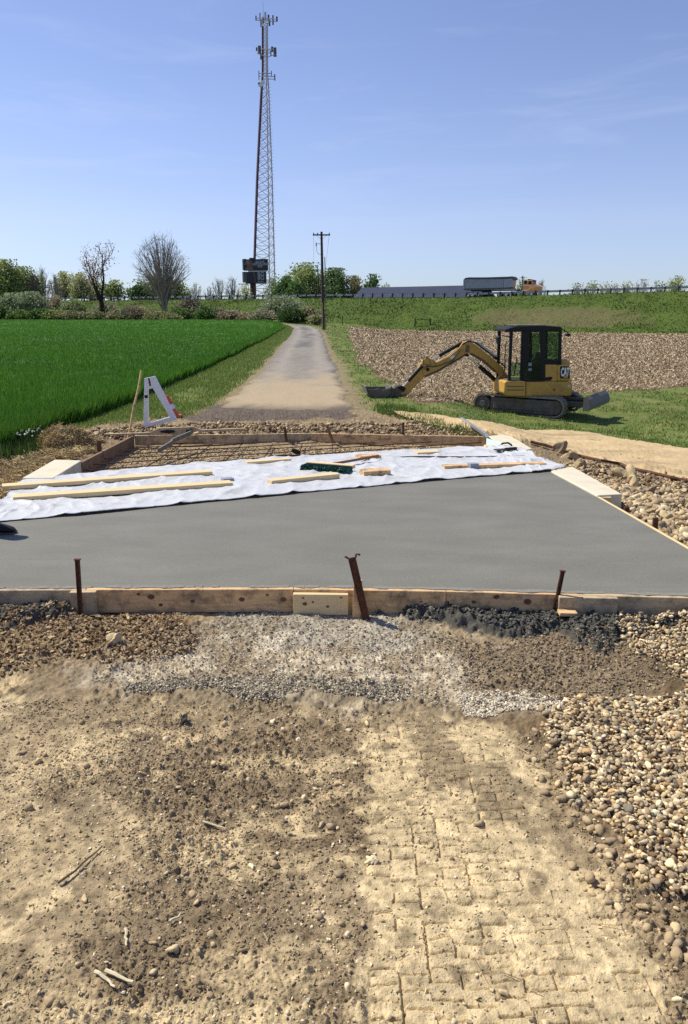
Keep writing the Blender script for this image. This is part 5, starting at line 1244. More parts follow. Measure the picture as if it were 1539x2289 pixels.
# slotted wooden bar and bracket
def ppoly(pxs, Y, depth, name, m, parent=None, loc=(0, 0, 0)):
    pts = [at(x_, y_, Y) for x_, y_ in pxs]; mb = MB(); mb.prism([(p.x - loc[0], p.z - loc[2]) for p in pts], Y - loc[1], Y + depth - loc[1]); return mb.build(name, m, parent, bevel=.003)
c = at(390, 966, 11.2); e = empty('form_brace', tuple(c), 'long flat wooden brace with a raised slotted middle on the far form', 'brace')
ppoly([(233, 970), (335, 967), (356, 957), (432, 954), (453, 961), (549, 957), (549, 961), (453, 966), (440, 971), (350, 972), (335, 971), (233, 973)], 11.18, .05, 'bar', M['wood_dirty'], e, c)
ppoly([(357, 964), (372, 961), (388, 961), (392, 966), (378, 969), (360, 967)], 11.165, .012, 'slot', M['black'], e, c)
ppoly([(416, 962), (428, 961), (430, 965), (416, 966)], 11.165, .012, 'slot', M['black'], e, c)
e = empty('bent_bracket', tuple(dk(356, 1008, -.05)), 'bent metal bracket with holes hanging over the rebar at the far left', 'bracket'); o0 = Vector(e.location)
Pb = [at(355, 1007, 9.7), at(384, 990, 10.2), at(386, 985, 10.25), at(428, 967, 11.0)]
mb = MB(); [mb.beam(a - o0, b - o0, .03, .06) for a, b in zip(Pb[:-1], Pb[1:])]; mb.build('bracket_arm', M['steelw'], e, bevel=.004)
for k in (.25, .5, .78):
    p = Pb[2].lerp(Pb[3], k) - o0; MB().tube(p + Vector((0, -.03, 0)), p + Vector((0, .03, 0)), .017, n=10).build('bolt_hole', M['black'], e)
mb = MB(); A = at(434, 971, 11.05); B = at(444, 968, 11.1); mb.beam(A, B, .04, .04); tag(mb.build('wood_scrap', M['wood_new'], loc=tuple(A)), 'small pale wood end beside the bent bracket', 'wood scrap')
# leaning pole
A = at(284, 980, 11.35); B = at(317, 828, 11.75); A.z -= .05
tag(MB().path([A.lerp(B, k / 8) + Vector((.006 * math.sin(k * 1.3), 0, 0)) for k in range(9)], [.019 - .0004 * k for k in range(9)], 8).build('wooden_pole', M['wood_form'], loc=tuple(A), smooth=True), 'tall thin wooden pole standing left of the white frame', 'pole')
# A frame
Yf = hit(330, 957).y; c = at(355, 945, Yf)
e = empty('barricade_frame', tuple(c), 'white plastic A shaped barricade end frame on the grass edge', 'barricade')
ppoly([(323, 846), (332, 844), (334, 869), (331, 872), (331, 948), (321, 956)], Yf, .07, 'leg', M['white'], e, c)
ppoly([(333.2, 844), (346, 841), (395, 938), (382, 936), (340, 865), (335.5, 866)], Yf + .002, .066, 'leg', M['white'], e, c)
ppoly([(331.3, 947), (382, 931), (395, 938.5), (321.5, 957)], Yf + .004, .062, 'cross_bar', M['white'], e, c)
ppoly([(324, 866), (339, 862), (341, 868), (324, 872)], Yf + .006, .058, 'top_brace', M['white'], e, c)
ppoly([(331, 845), (334, 845), (338, 862), (336, 863)], Yf - .006, .04, 'slot', M['black'], e, c)
ppoly([(323, 884), (331, 883), (331, 890), (324, 890)], Yf - .005, .01, 'latch', M['black'], e, c)
# cone
bs = hit(384, 936); bs.y += .25; bs = Vector((bs.x, bs.y, hg1(bs.x, bs.y))); tp = at(374, 884, bs.y)
e = empty('traffic_cone', tuple(bs), 'orange and white traffic cone leaning behind the white A frame', 'traffic cone'); d = tp - bs
MB().beam(Vector((-.13, 0, .02)), Vector((.13, 0, .02)), .24, .03).build('base', M['orange'], e, bevel=.008)
mb = MB(); mb.tube(d * .03, d * .36, .10, .078, 20); mb.tube(d * .58, d, .063, .03, 20); mb.build('cone', M['orange'], e)
MB().tube(d * .36, d * .58, .079, .0635, 20).build('band', M['white'], e)
# black edging along the dirt track
pl = [(1186, 992), (1220, 1001), (1262, 1012), (1300, 1024), (1345, 1036), (1388, 1041), (1404, 1050), (1450, 1062), (1500, 1072), (1560, 1085), (1800, 1128)]
pts = [hit(*p, hg) + Vector((0, 0, .035 + .01 * math.sin(i * 2))) for i, p in enumerate(pl)]
tag(MB().path(pts, .022, 8).build('edging_pipe', M['rust'], loc=tuple(pts[4]), smooth=True), 'dark rusty pipe lying along the near edge of the dirt track', 'pipe')
# rubber boot just inside the left edge
bx = dk(-30, 1192, 0); e = empty('rubber_boot', tuple(bx), 'black rubber boot with its toe reaching in at the left edge of the slab', 'boot')
mb = MB(); prof = [(-.10, .055, .05), (-.06, .075, .052), (0, .085, .055), (.08, .07, .055), (.15, .05, .05), (.195, .035, .038), (.215, .022, .018)]
vs, fs = [], []; nr = 14
for x_, hz, wy in prof:
    for k in range(nr):
        a = 2 * math.pi * k / nr; vs.append((x_, math.cos(a) * wy, .012 + hz * .5 + math.sin(a) * hz * .5))
for i in range(len(prof) - 1): fs += [(i * nr + k, i * nr + (k + 1) % nr, (i + 1) * nr + (k + 1) % nr, (i + 1) * nr + k) for k in range(nr)]
fs += [tuple(range(nr)), tuple(range(len(prof) * nr - 1, (len(prof) - 1) * nr - 1, -1))]; mb.add(vs, fs); mb.build('foot', M['black'], e, smooth=True)
MB().path([(-.03, 0, .05), (-.035, 0, .15), (-.02, 0, .29), (0, 0, .45)], [.056, .056, .066, .072], 16).build('shaft', M['black'], e, smooth=True)  # unseen shaft, drawn this tall so its shadow reaches onto the slab
MB().prism([(-.105, 0), (.21, 0), (.215, .014), (-.105, .014)], -.048, .048).build('sole', M['blackrub'], e, bevel=.006)

# ------------------------------------------------------------------ excavator
EC = Vector((5.36, 20.75, 0)); 
ez = float(hg1(EC.x, EC.y)); S = .01246
ex = empty('excavator', (EC.x, EC.y, ez), 'yellow mini excavator with a dark glazed cab parked on the grass at right', 'excavator')
UP = Matrix.Rotation(R(7), 4, 'Z'); UN = Matrix.Translation((-.20, 0, 0)) @ Matrix.Rotation(R(-32), 4, 'Z')
z0p = (CY + 0) # photo row to local height at the machine's depth
c7, s7 = math.cos(R(7)), math.sin(R(7)); YL = [-.93]
def ep(px, py, yl=None):
    yl = YL[0] if yl is None else yl; d = ray(px, py)
    # EC + rot(x, yl) = k d
    # x c - yl s + ECx = k d0 ; x s + yl c + ECy = k d1
    k = (c7 * (EC.y + yl * c7) - s7 * (EC.x - yl * s7)) / (c7 * d[1] - s7 * d[0])
    x = (k * d[0] - EC.x + yl * s7) / c7
    return (x, H + d[2] * k - ez)
def eprism(mb, pxs, y0, y1): YL[0] = y0; return mb.prism([ep(*p) for p in pxs], y0, y1)
# tracks
def track(yc):
    r_ = .265; L2 = .99; n = 16; wv = .19
    def loop(r, m_=16):
        pts = []
        for k in range(m_ + 1): a = math.pi / 2 + math.pi * k / m_; pts.append((-L2 + math.cos(a) * r, r_ + math.sin(a) * r))
        for k in range(m_ + 1): a = -math.pi / 2 + math.pi * k / m_; pts.append((L2 + math.cos(a) * r, r_ + math.sin(a) * r))
        return pts
    outer = loop(r_); inner = loop(r_ - .045); N_ = len(outer); mb = MB(UN)
    vs = [(x, yc - wv, z) for x, z in outer] + [(x, yc + wv, z) for x, z in outer] + [(x, yc - wv, z) for x, z in inner] + [(x, yc + wv, z) for x, z in inner]; fs = []
    for i in range(N_):
        j = (i + 1) % N_; fs += [(i, j, N_ + j, N_ + i), (2 * N_ + i, 3 * N_ + i, 3 * N_ + j, 2 * N_ + j), (i, 2 * N_ + i, 2 * N_ + j, j), (N_ + i, N_ + j, 3 * N_ + j, 3 * N_ + i)]
    mb.add(vs, fs)
    # grouser bars around the belt
    per = 4 * L2 + 2 * math.pi * r_; cnt = 46
    for k in range(cnt):
        s__ = per * k / cnt
        if s__ < 2 * L2: x, z, nx, nz = -L2 + s__, 2 * r_, 0, 1
        elif s__ < 2 * L2 + math.pi * r_: a = math.pi / 2 - (s__ - 2 * L2) / r_; x, z, nx, nz = L2 + math.cos(a) * r_, r_ + math.sin(a) * r_, math.cos(a), math.sin(a)
        elif s__ < 4 * L2 + math.pi * r_: x, z, nx, nz = L2 - (s__ - 2 * L2 - math.pi * r_), 0, 0, -1
        else: a = -math.pi / 2 - (s__ - 4 * L2 - math.pi * r_) / r_; x, z, nx, nz = -L2 + math.cos(a) * r_, r_ + math.sin(a) * r_, math.cos(a), math.sin(a)
        if nz == -1: continue
        tx, tz = -nz, nx
        q = [(x + tx * .018 + nx * .0, z + tz * .018), (x - tx * .018, z - tz * .018), (x - tx * .012 + nx * .022, z - tz * .012 + nz * .022), (x + tx * .012 + nx * .022, z + tz * .012 + nz * .022)]
        mb.prism(q, yc - wv * .98, yc + wv * .98)
    t = mb.build('track', M['trackm'], ex)
    mb = MB(UN); mb.prism([(-L2 + .20, .07), (L2 - .02, .06), (L2 + .02, .25), (L2 - .05, .44), (-L2 + .22, .45)], yc - wv + .03, yc + wv - .03); mb.box(-L2 + .3, L2 - .12, yc - wv + .012, yc + wv - .012, .14, .36)
    mb.build('track_frame', M['undercar'], t, bevel=.02)
    MB(UN).tube((-L2, yc - wv + .02, r_), (-L2, yc + wv - .02, r_), .205, n=24).build('sprocket', M['undercar'], t, bevel=.01)
    MB(UN).tube((-L2, yc - wv - .01, r_), (-L2, yc - wv + .03, r_), .085, n=20).build('hub', M['steelw'], t, bevel=.006)
    MB(UN).tube((L2, yc - wv + .05, r_), (L2, yc + wv - .05, r_), .19, n=24).build('idler', M['undercar'], t, bevel=.01)
    mb = MB(UN)
    for k in range(4): mb.tube((-.62 + .42 * k, yc - wv + .04, .11), (-.62 + .42 * k, yc + wv - .04, .11), .075, n=14)
    mb.tube((0, yc - wv + .05, .46), (0, yc + wv - .05, .46), .04, n=12); mb.build('rollers', M['black'], t)
track(-.76); track(.76)
mb = MB(UN); mb.box(-.55, .75, -.6, .6, .26, .50); mb.tube((0, 0, .48), (0, 0, .66), .42, n=28); mb.build('undercarriage', M['undercar'], ex, bevel=.02)
# dozer blade
mb = MB(UN); prof = [(1.62, .18), (1.70, .22), (1.72, .36), (1.66, .52), (1.58, .62), (1.555, .60), (1.62, .48), (1.665, .36), (1.64, .25), (1.58, .2)]
prof = [(x + .24, .24 + (z - .18) * .86) for x, z in prof]; mb.prism(prof, -1.03, 1.03); mb.build('blade', M['steelw'], ex, bevel=.004)
mb = MB(UN); mb.prism([(1.76, .25), (1.90, .24), (1.95, .36), (1.90, .52), (1.82, .62), (1.76, .55)], -1.05, -1.025); mb.build('blade_end', M['steelw'], ex); 
mb = MB(UN); mb.beam(Vector((.7, -.42, .32)), Vector((1.92, -.42, .34)), .10, .14); mb.beam(Vector((.7, .42, .32)), Vector((1.92, .42, .34)), .10, .14); mb.tube((.6, 0, .42), (1.9, 0, .44), .05); mb.build('blade_arm', M['undercar'], ex, bevel=.01)

# upper structure
yn, yf_ = -.93, .90        # near and far flank
def upbox(name, pxs, y0, y1, m, bevel=.03, parent=ex, seg=3):
    mb = MB(UP); eprism(mb, pxs, y0, y1); return mb.build(name, m, parent, bevel=bevel, seg=seg)
upbox('base_skirt', [(1176.5, 853), (1279, 853), (1281, 876), (1276, 886), (1176.5, 886)], yn, yf_, M['yellow'], .03)
upbox('base_skirt', [(1129, 855), (1133, 852), (1175.5, 852), (1175.5, 886), (1131, 884), (1127, 878)], yn - .03, -.1, M['yellow'], .02)
sk = upbox('front_deck', [(1129, 862), (1176, 862), (1176, 884), (1131, 882)], -.1, yf_, M['yellow'], .02)
for yy in (863, 871): upbox('step_groove', [(1134, yy), (1172, yy), (1172, yy + 2), (1134, yy + 2)], yn - .034, yn - .02, M['undercar'], 0)
upbox('side_panel', [(1216, 815), (1245.4, 815), (1245.4, 852.4), (1216, 852.4)], yn + .03, -.4, M['yellow'], .012)
cw = upbox('counterweight', [(1246, 815), (1272, 814), (1276, 822), (1277, 852.4), (1246, 852.4)], yn + .02, yf_ - .02, M['yellow'], .05)
upbox('engine_hood', [(1250, 815), (1252, 803), (1268, 803), (1275, 809), (1276, 818), (1250, 818)], -.6, yf_ - .1, M['yellow'], .05)
upbox('engine_cover', [(1205, 815), (1205, 840), (1246, 840), (1246, 815)], -.35, yf_ - .03, M['yellow'], .02)
upbox('vent', [(1216, 844), (1234, 842), (1236, 845), (1231, 851), (1218, 851)], yn + .022, yn + .04, M['black'], 0)
upbox('red_marking', [(1237, 869), (1242, 869), (1242, 874), (1237, 874)], yn - .004, yn + .01, M['red'], 0)
upbox('label_plate', [(1269, 860), (1276, 860), (1276, 867), (1269, 867)], yn - .004, yn + .01, M['wood_new'], 0)
# lettering panel
pl_ = upbox('logo_panel', [(1253, 819), (1274, 819), (1274, 846), (1253, 846)], yn + .012, yn + .03, M['black'], 0)
cx_, cz_ = ep(1264, 832.5, yn)
mw = UP @ Matrix.Translation((cx_, yn + .008, cz_)) @ Matrix.Rotation(R(90), 4, 'X')
text_mesh('lettering', 'CAT', .30, M['letter'], mw, pl_, .003, .012, sx=.40, spacing=.92)
YL[0] = yn; tri = MB(UP); a_, b_ = ep(1260, 845), ep(1271, 845); c__ = ep(1266, 837); tri.prism([a_, b_, c__], yn + .0035, yn + .007); tri.build('emblem', M['yellow'], pl_)
# cab
cab = empty('cab', (0, 0, 0), None, None)
cab.parent = ex
yc0, yc1 = yn + .02, .10
def post(pxa, pxb, w, yy, parent=cab, nm='pillar'):
    a = ep(*pxa, yn); b = ep(*pxb, yn); mb = MB(UP); mb.beam(Vector((a[0], yy, a[1])), Vector((b[0], yy, b[1])), w, w * .9, up=(0, 1, 0)); return mb.build(nm, M['black'], parent, bevel=.008)
for yy in (yc0 + .03, yc1 - .03):
    post((1140, 852), (1145, 738), .075, yy); post((1216, 852), (1216, 738), .10, yy); post((1253, 815), (1255, 738), .07, yy)
post((1166, 852), (1170, 738), .06, yc0 + .02)
upbox('roof', [(1134, 742), (1136, 734), (1150, 730.5), (1185, 728), (1225, 728), (1254, 730), (1258, 734), (1257, 741)], yc0 - .02, yc1 + .02, M['black'], .03, cab)
YL[0] = yn
MB(UP).box(*[ep(1160, 729)[0], ep(1225, 729)[0]], yc0 + .12, yc1 - .1, ep(1160, 728.4)[1], ep(1160, 726.6)[1]).build('roof_hatch', M['steelw'], cab, bevel=.008)
upbox('floor_pan', [(1139, 850), (1217, 850), (1217, 855), (1139, 855)], yc0 + .01, yc1, M['undercar'], .005, cab)
upbox('rear_wall', [(1214, 806), (1256, 806), (1256, 815.5), (1214, 815.5)], yc0 + .02, yc1 - .02, M['black'], .01, cab)
upbox('sill', [(1140, 848), (1166, 848), (1166, 852), (1140, 852)], yc0, yc0 + .06, M['steelw'], .004, cab)
# door: frame and glass
door = empty('door', (0, 0, 0), None, None); door.parent = cab
YL[0] = yn; mb = MB(UP)
for a, b, w_ in (((1171, 738), (1171, 852), .07), ((1209, 738), (1213, 852), .06), ((1169, 740), (1212, 740), .06), ((1169, 851), (1213, 851), .05)):
    A, B = ep(*a), ep(*b); mb.beam(Vector((A[0], yc0 - .005, A[1])), Vector((B[0], yc0 - .005, B[1])), w_, .03, up=(0, 1, 0))
df = mb.build('door_frame', M['black'], cab, bevel=.006)
bpy.data.objects.remove(door)
upbox('door_panel', [(1172, 812), (1182, 808), (1194, 812), (1206, 800), (1213, 790), (1213, 852), (1172, 852)], yc0 - .012, yc0 + .004, M['glass_dk'], 0, cab)
upbox('door_panel', [(1172, 742), (1183, 742), (1183, 811), (1172, 812)], yc0 - .012, yc0 + .006, M['black'], 0, cab)
upbox('window_pane', [(1183, 743), (1207, 743), (1206, 800), (1194, 812), (1183, 812)], yc0 - .004, yc0 + .002, M['glass'], 0, cab)
upbox('window_pane', [(1142, 810), (1166, 810), (1165, 848), (1138, 848)], yc0 + .01, yc0 + .016, M['glass'], 0, cab)
upbox('window_pane', [(1220, 740), (1252, 740), (1250, 806), (1220, 806)], yc0 + .01, yc0 + .016, M['glass'], 0, cab)
upbox('window_pane', [(1176, 745), (1250, 745), (1250, 812), (1176, 812)], yc1 - .05, yc1 - .044, M['glass'], 0, cab)
upbox('far_side_wall', [(1172, 812), (1254, 806), (1254, 852), (1172, 852)], yc1 - .06, yc1 - .03, M['black'], 0, cab)
YL[0] = yn; mb = MB(UP); A = ep(1181, 833); B = ep(1181, 820)
for (u0, u1) in ((811, 818), (823, 829)):
    a = ep(1182, u0); b = ep(1189, u1); MB(UP).box(a[0], b[0], yc0 - .016, yc0 - .013, b[1], a[1]).build('sticker', M['greyp'], cab)
# seat, console, levers
seat = MB(UP); eprism(seat, [(1192, 828), (1214, 826), (1218, 790), (1212, 788), (1206, 816), (1190, 820)], -.62, -.18); seat.build('seat', M['interior'], ex, bevel=.03)
seat = MB(UP); eprism(seat, [(1186, 850), (1214, 850), (1214, 828), (1192, 826)], -.66, -.12); seat.build('seat_base', M['interior'], ex, bevel=.02)
mb = MB(UP); eprism(mb, [(1164, 836), (1172, 828), (1174, 800), (1168, 804)], -.75, -.65); mb.build('console', M['interior'], ex, bevel=.01)
YL[0] = -.55; a, b = ep(1149, 841), ep(1158, 800); MB(UP).tube((a[0], -.55, a[1]), (b[0], -.5, b[1]), .014).build('lever', M['black'], ex)
a, b, c_ = ep(1166, 815), ep(1168, 800), ep(1170, 792); MB(UP).path([(a[0], -.8, a[1]), (b[0], -.8, b[1]), (c_[0], -.78, c_[1])], .022, 8).build('hose', M['galv'], ex)
# mirror, handrail, lamps
YL[0] = yc0; mb = MB(UP); a, b = ep(1140, 752), ep(1122, 751); mb.path([(a[0], yc0, a[1]), (b[0], yc0 - .03, b[1])], .012, 6); mb.build('mirror_arm', M['black'], ex)
upbox('mirror', [(1113, 755), (1117, 751), (1121, 752), (1120, 769), (1115, 769)], yc0 - .12, yc0 + .06, M['black'], .012)
YL[0] = yc0; hr = [ep(*p) for p in ((1126, 840), (1128, 812), (1130, 770), (1132, 764), (1137, 764))]; MB(UP).path([(x, yc0 - .03, z) for x, z in hr], .012, 6).build('handrail', M['black'], ex)
upbox('work_light', [(1131, 736), (1137, 734), (1137, 742), (1131, 743)], yc0, yc0 + .12, M['black'], .01)
YL[0] = -.35; wp = [ep(*p) for p in ((1256, 735), (1266, 741), (1276, 749))]; MB(UP).path([(x, -.35, z) for x, z in wp], .012, 6).build('rear_arm', M['black'], ex)
upbox('rear_mirror', [(1266, 748), (1272, 745), (1278, 751), (1271, 752)], -.42, -.25, M['black'], .006)
# boom and stick
by0, by1 = -.02, .20
def arm(name, pxs, y0, y1, m=M['yellow'], bevel=.012): mb = MB(UP); eprism(mb, pxs, y0, y1); return mb.build(name, m, ex, bevel=bevel)
boom = arm('boom', [(1128, 838), (1126, 822), (1092, 793), (1064, 771), (1050, 763), (1036, 765), (1028, 776), (1004, 797), (962, 816), (947, 821), (945, 833), (951, 840), (976, 829), (1018, 805), (1042, 791), (1056, 790), (1084, 806), (1110, 830), (1118, 840)], by0, by1)
arm('boom_plate', [(1040, 787), (1043, 770), (1050, 772), (1050, 788)], by0 - .008, by0 + .001, M['wood_dark'], 0)
arm('pivot_boss', [(952, 826), (957, 821), (962, 826), (957, 831)], by0 - .03, by1 + .03, M['black'], .01)
arm('underside_shade', [(950, 841), (976, 830), (1018, 806), (1042, 792), (1042, 794.5), (1019, 809), (977, 833), (952, 843.5)], by0 - .012, by1 + .012, M['undercar'], 0)  # dark strips put the shading of the boom underside into colour
arm('underside_shade', [(1056, 790.5), (1084, 806.5), (1110, 830.5), (1110, 833), (1083, 809), (1055, 793)], by0 - .012, by1 + .012, M['undercar'], 0)
arm('boom_decal', [(1006, 800), (1014, 794), (1018, 797), (1010, 803)], by0 - .006, by0 - .001, M['letter'], 0)
arm('swing_post', [(1110, 890), (1110, 852), (1118, 838), (1132, 832), (1138, 845), (1134, 890)], -.06, .26, M['yellow'], .02)
arm('stick', [(958, 806), (968, 806), (966, 820), (950, 842), (930, 862), (912, 884), (898, 886), (893, 876), (905, 862), (930, 836), (940, 814), (948, 808)], by0 + .03, by1 - .03)
arm('stick_head', [(944, 808), (954, 799), (968, 804), (980, 812), (972, 822), (950, 824)], by0 + .01, by1 - .01)
def cyl(name, a, b, fr, r0, yy):
    YL[0] = yy; A = Vector((ep(*a)[0], yy, ep(*a)[1])); B = Vector((ep(*b)[0], yy, ep(*b)[1])); o = MB(UP).tube(A, A.lerp(B, fr), r0, n=16).build(name, M['black'], ex, bevel=.004, smooth=True)
    MB(UP).tube(A.lerp(B, fr), B, r0 * .5, n=12).build('rod', M['chrome'], o, smooth=True); MB(UP).tube(B - Vector((0, .05, 0)), B + Vector((0, .05, 0)), .04, n=14).build('pin', M['black'], o)
cyl('boom_cylinder', (1117, 858), (1044, 794), .62, .058, -.02); cyl('stick_cylinder', (1034, 766), (962, 806), .72, .05, .09); cyl('bucket_cylinder', (944, 818), (900, 866), .70, .046, .02)
cyl('steel_line', (1062, 764), (1108, 800), .8, .02, .02)
YL[0] = -.03; MB(UP).path([(ep(*p)[0], -.03, ep(*p)[1]) for p in ((1034, 770), (1048, 762), (1062, 766), (1090, 786), (1120, 812), (1132, 822))], .02, 8).build('hose', M['blackrub'], ex, smooth=True)
MB(UP).path([(ep(*p)[0], -.05, ep(*p)[1]) for p in ((1030, 782), (1012, 806), (985, 816), (968, 820), (955, 818), (945, 826))], .014, 8).build('hose', M['blackrub'], ex, smooth=True)
MB(UP).path([(ep(*p)[0], .0, ep(*p)[1]) for p in ((964, 812), (960, 801), (953, 798), (947, 803), (947, 812), (956, 816), (975, 812))], .013, 8).build('hose', M['blackrub'], ex, smooth=True)
arm('guide_rail', [(1064, 764), (1068, 762), (1112, 796), (1108, 799)], -.0, .14, M['galv'], .004)
# linkage and bucket
arm('linkage', [(884, 866), (898, 862), (908, 868), (904, 876), (890, 874)], by0, by1, M['black'], .01)
arm('linkage', [(894, 884), (886, 890), (876, 884), (878, 868), (888, 866), (900, 876)], by0 - .01, by1 + .01, M['undercar'], .01)
UB = UP
prof = [(818, 866), (820, 863), (824, 880), (834, 889), (850, 892), (866, 889), (876, 882), (877, 866), (872, 864)]
bk = arm('bucket', [(817, 864), (820, 863.5), (826, 878), (836, 886), (852, 889), (866, 886), (874, 880), (874, 864), (878, 864), (879, 884), (868, 891), (852, 893.5), (834, 890.5), (823, 881)], -.35, .50, M['steelw'], 0)
mb = MB(UP); eprism(mb, [(818, 864), (874, 864), (878, 884), (866, 890), (850, 892), (835, 889), (824, 880)], .47, .50); mb.build('side_plate', M['steelw'], bk)
mb = MB(UP); eprism(mb, [(836, 872), (846, 868), (856, 872), (870, 868), (878, 866), (878, 884), (866, 890), (850, 892), (835, 889), (824, 880), (820, 870)], -.35, -.32); mb.build('side_plate', M['undercar'], bk)
arm('dirt_guard', [(893, 890), (905, 882), (918, 884), (930, 892), (918, 897), (900, 896)], -.1, .3, M['undercar'], .01)

# ------------------------------------------------------------------ guardrail
t0, t1 = -205, 14
gr = empty('guardrail', tuple(hp(-60, 123.9)), 'long steel guardrail on dark posts along the edge of the raised highway', 'guardrail'); o0 = Vector(gr.location)
mgr = mat('guardrail_steel', (.44, .45, .46), .45, metal=.55, var=.15, scale=.5)
seg = 1.905 * 2; ns = int((t1 - t0) / 1.905)
mb = MB(); pr = [(0, .44), (.05, .48), (.05, .54), (0, .60), (.05, .66), (.05, .72), (0, .76)]
tl = np.linspace(t0, t1, 60)
for i, t in enumerate(tl):
    base = hp(t, 123.9) - o0
    mb.v += [tuple(base + Vector((.449 * a, .894 * a, z))) for a, z in pr] + [tuple(base + Vector((.449 * (a + .012), .894 * (a + .012), z))) for a, z in pr]
    if i:
        n = 14
        for j in range(6): mb.f += [((i - 1) * n + j, i * n + j, i * n + j + 1, (i - 1) * n + j + 1), ((i - 1) * n + 7 + j, (i - 1) * n + 8 + j, i * n + 8 + j, i * n + 7 + j)]
        mb.f += [((i - 1) * n, (i - 1) * n + 7, i * n + 7, i * n), ((i - 1) * n + 6, i * n + 6, i * n + 13, (i - 1) * n + 13)]
mb.build('rail', mgr, gr)
pm = None
tsn = np.arange(t1, t0, -1.905)[:110]
lens_ = []
for k, t in enumerate(tsn[:100]):
    b_ = hp(t, 123.65) - o0
    if pm is None:
        pm = MB().box(-.10, .10, -.10, .12, -.5, .80).build('post', M['postwood'], gr, bevel=.01); o = pm
    else: o = pm.copy(); COL.objects.link(o); o.parent = gr
    o.location = b_; o.rotation_euler = (random.uniform(-.03, .03), random.uniform(-.03, .03), R(-26.7))
if len(tsn) > 100:
    mb = MB()
    for t in tsn[100:]: b_ = hp(t, 123.65) - o0; mb.box(b_.x - .1, b_.x + .1, b_.y - .1, b_.y + .12, b_.z - .5, b_.z + .8)
    tag(mb.build('far_posts', M['postwood'], gr), kind='stuff')

# ------------------------------------------------------------------ truck
def tcol(px, p=129.5):
    a, cy_, _ = ray(px, 640); k = p / (.449 * a + .894 * cy_); X, Yv = a * k, cy_ * k; return .894 * X - .449 * Yv
tA, tB = tcol(1041), tcol(1217); Lt = tB - tA
tr0 = hp(tA, 129.5, .035); trk = empty('dump_truck', tuple(tr0), 'orange nosed semi truck pulling a long grey ribbed tipping trailer on the highway', 'truck', rz=math.atan2(-.449, .894))
def tx(px): return tcol(px) - tA
def tz(px, py): # height above road at truck plane
    t = tcol(px); g_ = hp(t, 128.3); return at(px, py, g_.y).z - hp(t, 129.5, .035).z
def tp_(mb, pxs, y0, y1): return mb.prism([(tx(a), tz(a, b)) for a, b in pxs], y0, y1)
yw = 1.25
body = MB(); tp_(body, [(1044.5, 645.5), (1130, 641.5), (1130, 622), (1044.5, 624)], -yw, yw); body = body.build('trailer_box', M['trailer'], trk, bevel=.02)
mb = MB(); tp_(mb, [(1130.5, 642), (1149, 640), (1150, 620), (1130.5, 621.5)], -yw, yw); mb.build('trailer_nose', M['trailer'], trk, bevel=.05)
mb = MB(); n_ = 24
for k in range(n_):
    px = 1046 + 83 * k / (n_ - 1); x = tx(px); mb.box(x - .035, x + .035, -yw - .045, -yw, tz(px, 645.2 - (px - 1044) * .047), tz(px, 624 - (px - 1044) * .022))
mb.build('ribs', M['trailer'], body)
mb = MB(); tp_(mb, [(1041, 646), (1044, 646), (1044, 623), (1041, 625)], -yw - .05, yw + .05); mb.build('tailgate', M['trailer'], trk)
mb = MB(); tp_(mb, [(1042, 624.5), (1130, 622.4), (1149, 620.5), (1152.5, 624), (1153, 619), (1149, 615.5), (1140, 616.5), (1090, 619), (1052, 619.8), (1044, 621.5)], -yw - .07, yw + .07); mb.build('tarp', M['tarp'], trk, bevel=.06)
mb = MB(); tp_(mb, [(1042, 646.5), (1150, 641.2), (1150, 643.5), (1042, 648.8)], -yw - .03, yw + .03); mb.build('trailer_rail', M['steelw'], trk)
mb = MB(); tp_(mb, [(1055, 649), (1165, 644), (1165, 647), (1055, 651)], -.5, .5); mb.build('chassis', M['black'], trk)
zw = .5
def wheel(px, y=-1.05, r_=.50):
    x = tx(px); w_ = MB().tube((x, y - .16, r_), (x, y + .16, r_), r_, n=24).build('wheel', M['tyre'], trk, bevel=.03); MB().tube((x, y - .18, r_), (x, y - .13, r_), .24, n=16).build('rim', M['alu'], w_)
for px in (1052, 1062, 1074, 1123, 1137, 1148, 1193):
    wheel(px); wheel(px, 1.05)
mb = MB(); tp_(mb, [(1172, 652), (1217, 650), (1216, 637), (1205, 633.5), (1196, 632), (1194, 624), (1178, 623), (1173, 625)], -1.05, 1.05); cabt = mb.build('cab', M['truckor'], trk, bevel=.08)
mb = MB(); tp_(mb, [(1184.5, 632.5), (1192, 632.5), (1191, 625.5), (1185, 625.2)], -1.075, 1.075); mb.build('window', M['black'], cabt)
mb = MB(); tp_(mb, [(1175.5, 632), (1181.5, 632), (1181.5, 625), (1175.5, 625.2)], -1.075, 1.075); mb.build('window', M['black'], cabt)
mb = MB(); tp_(mb, [(1194, 632.4), (1197, 632.4), (1195, 625), (1193.4, 624.6)], -.95, .95); mb.build('windscreen', M['glass_dk'], cabt)
mb = MB(); tp_(mb, [(1182, 624), (1196, 625.6), (1196, 622.6), (1184, 620.6)], -1.0, 1.0); mb.build('sun_visor', M['tarp'], cabt)
mb = MB(); tp_(mb, [(1173, 634.5), (1208, 636.5), (1208, 638), (1173, 636)], -1.07, 1.07); mb.build('stripe', M['letter'], cabt)
mb = MB(); tp_(mb, [(1184, 650), (1187, 643), (1192, 640.5), (1198, 641), (1202, 645), (1203, 650)], -1.22, -1.0); mb.build('mudguard', M['truckor'], cabt, bevel=.03)
mb = MB(); tp_(mb, [(1215.4, 650), (1217.6, 649.5), (1217.2, 638), (1215.4, 637.6)], -1.0, 1.0); mb.build('grille', M['chrome'], cabt)
MB().tube((tx(1171), -1.0, tz(1171, 648)), (tx(1171), -1.0, tz(1171, 614)), .09, n=12).build('exhaust_stack', M['steelw'], trk)
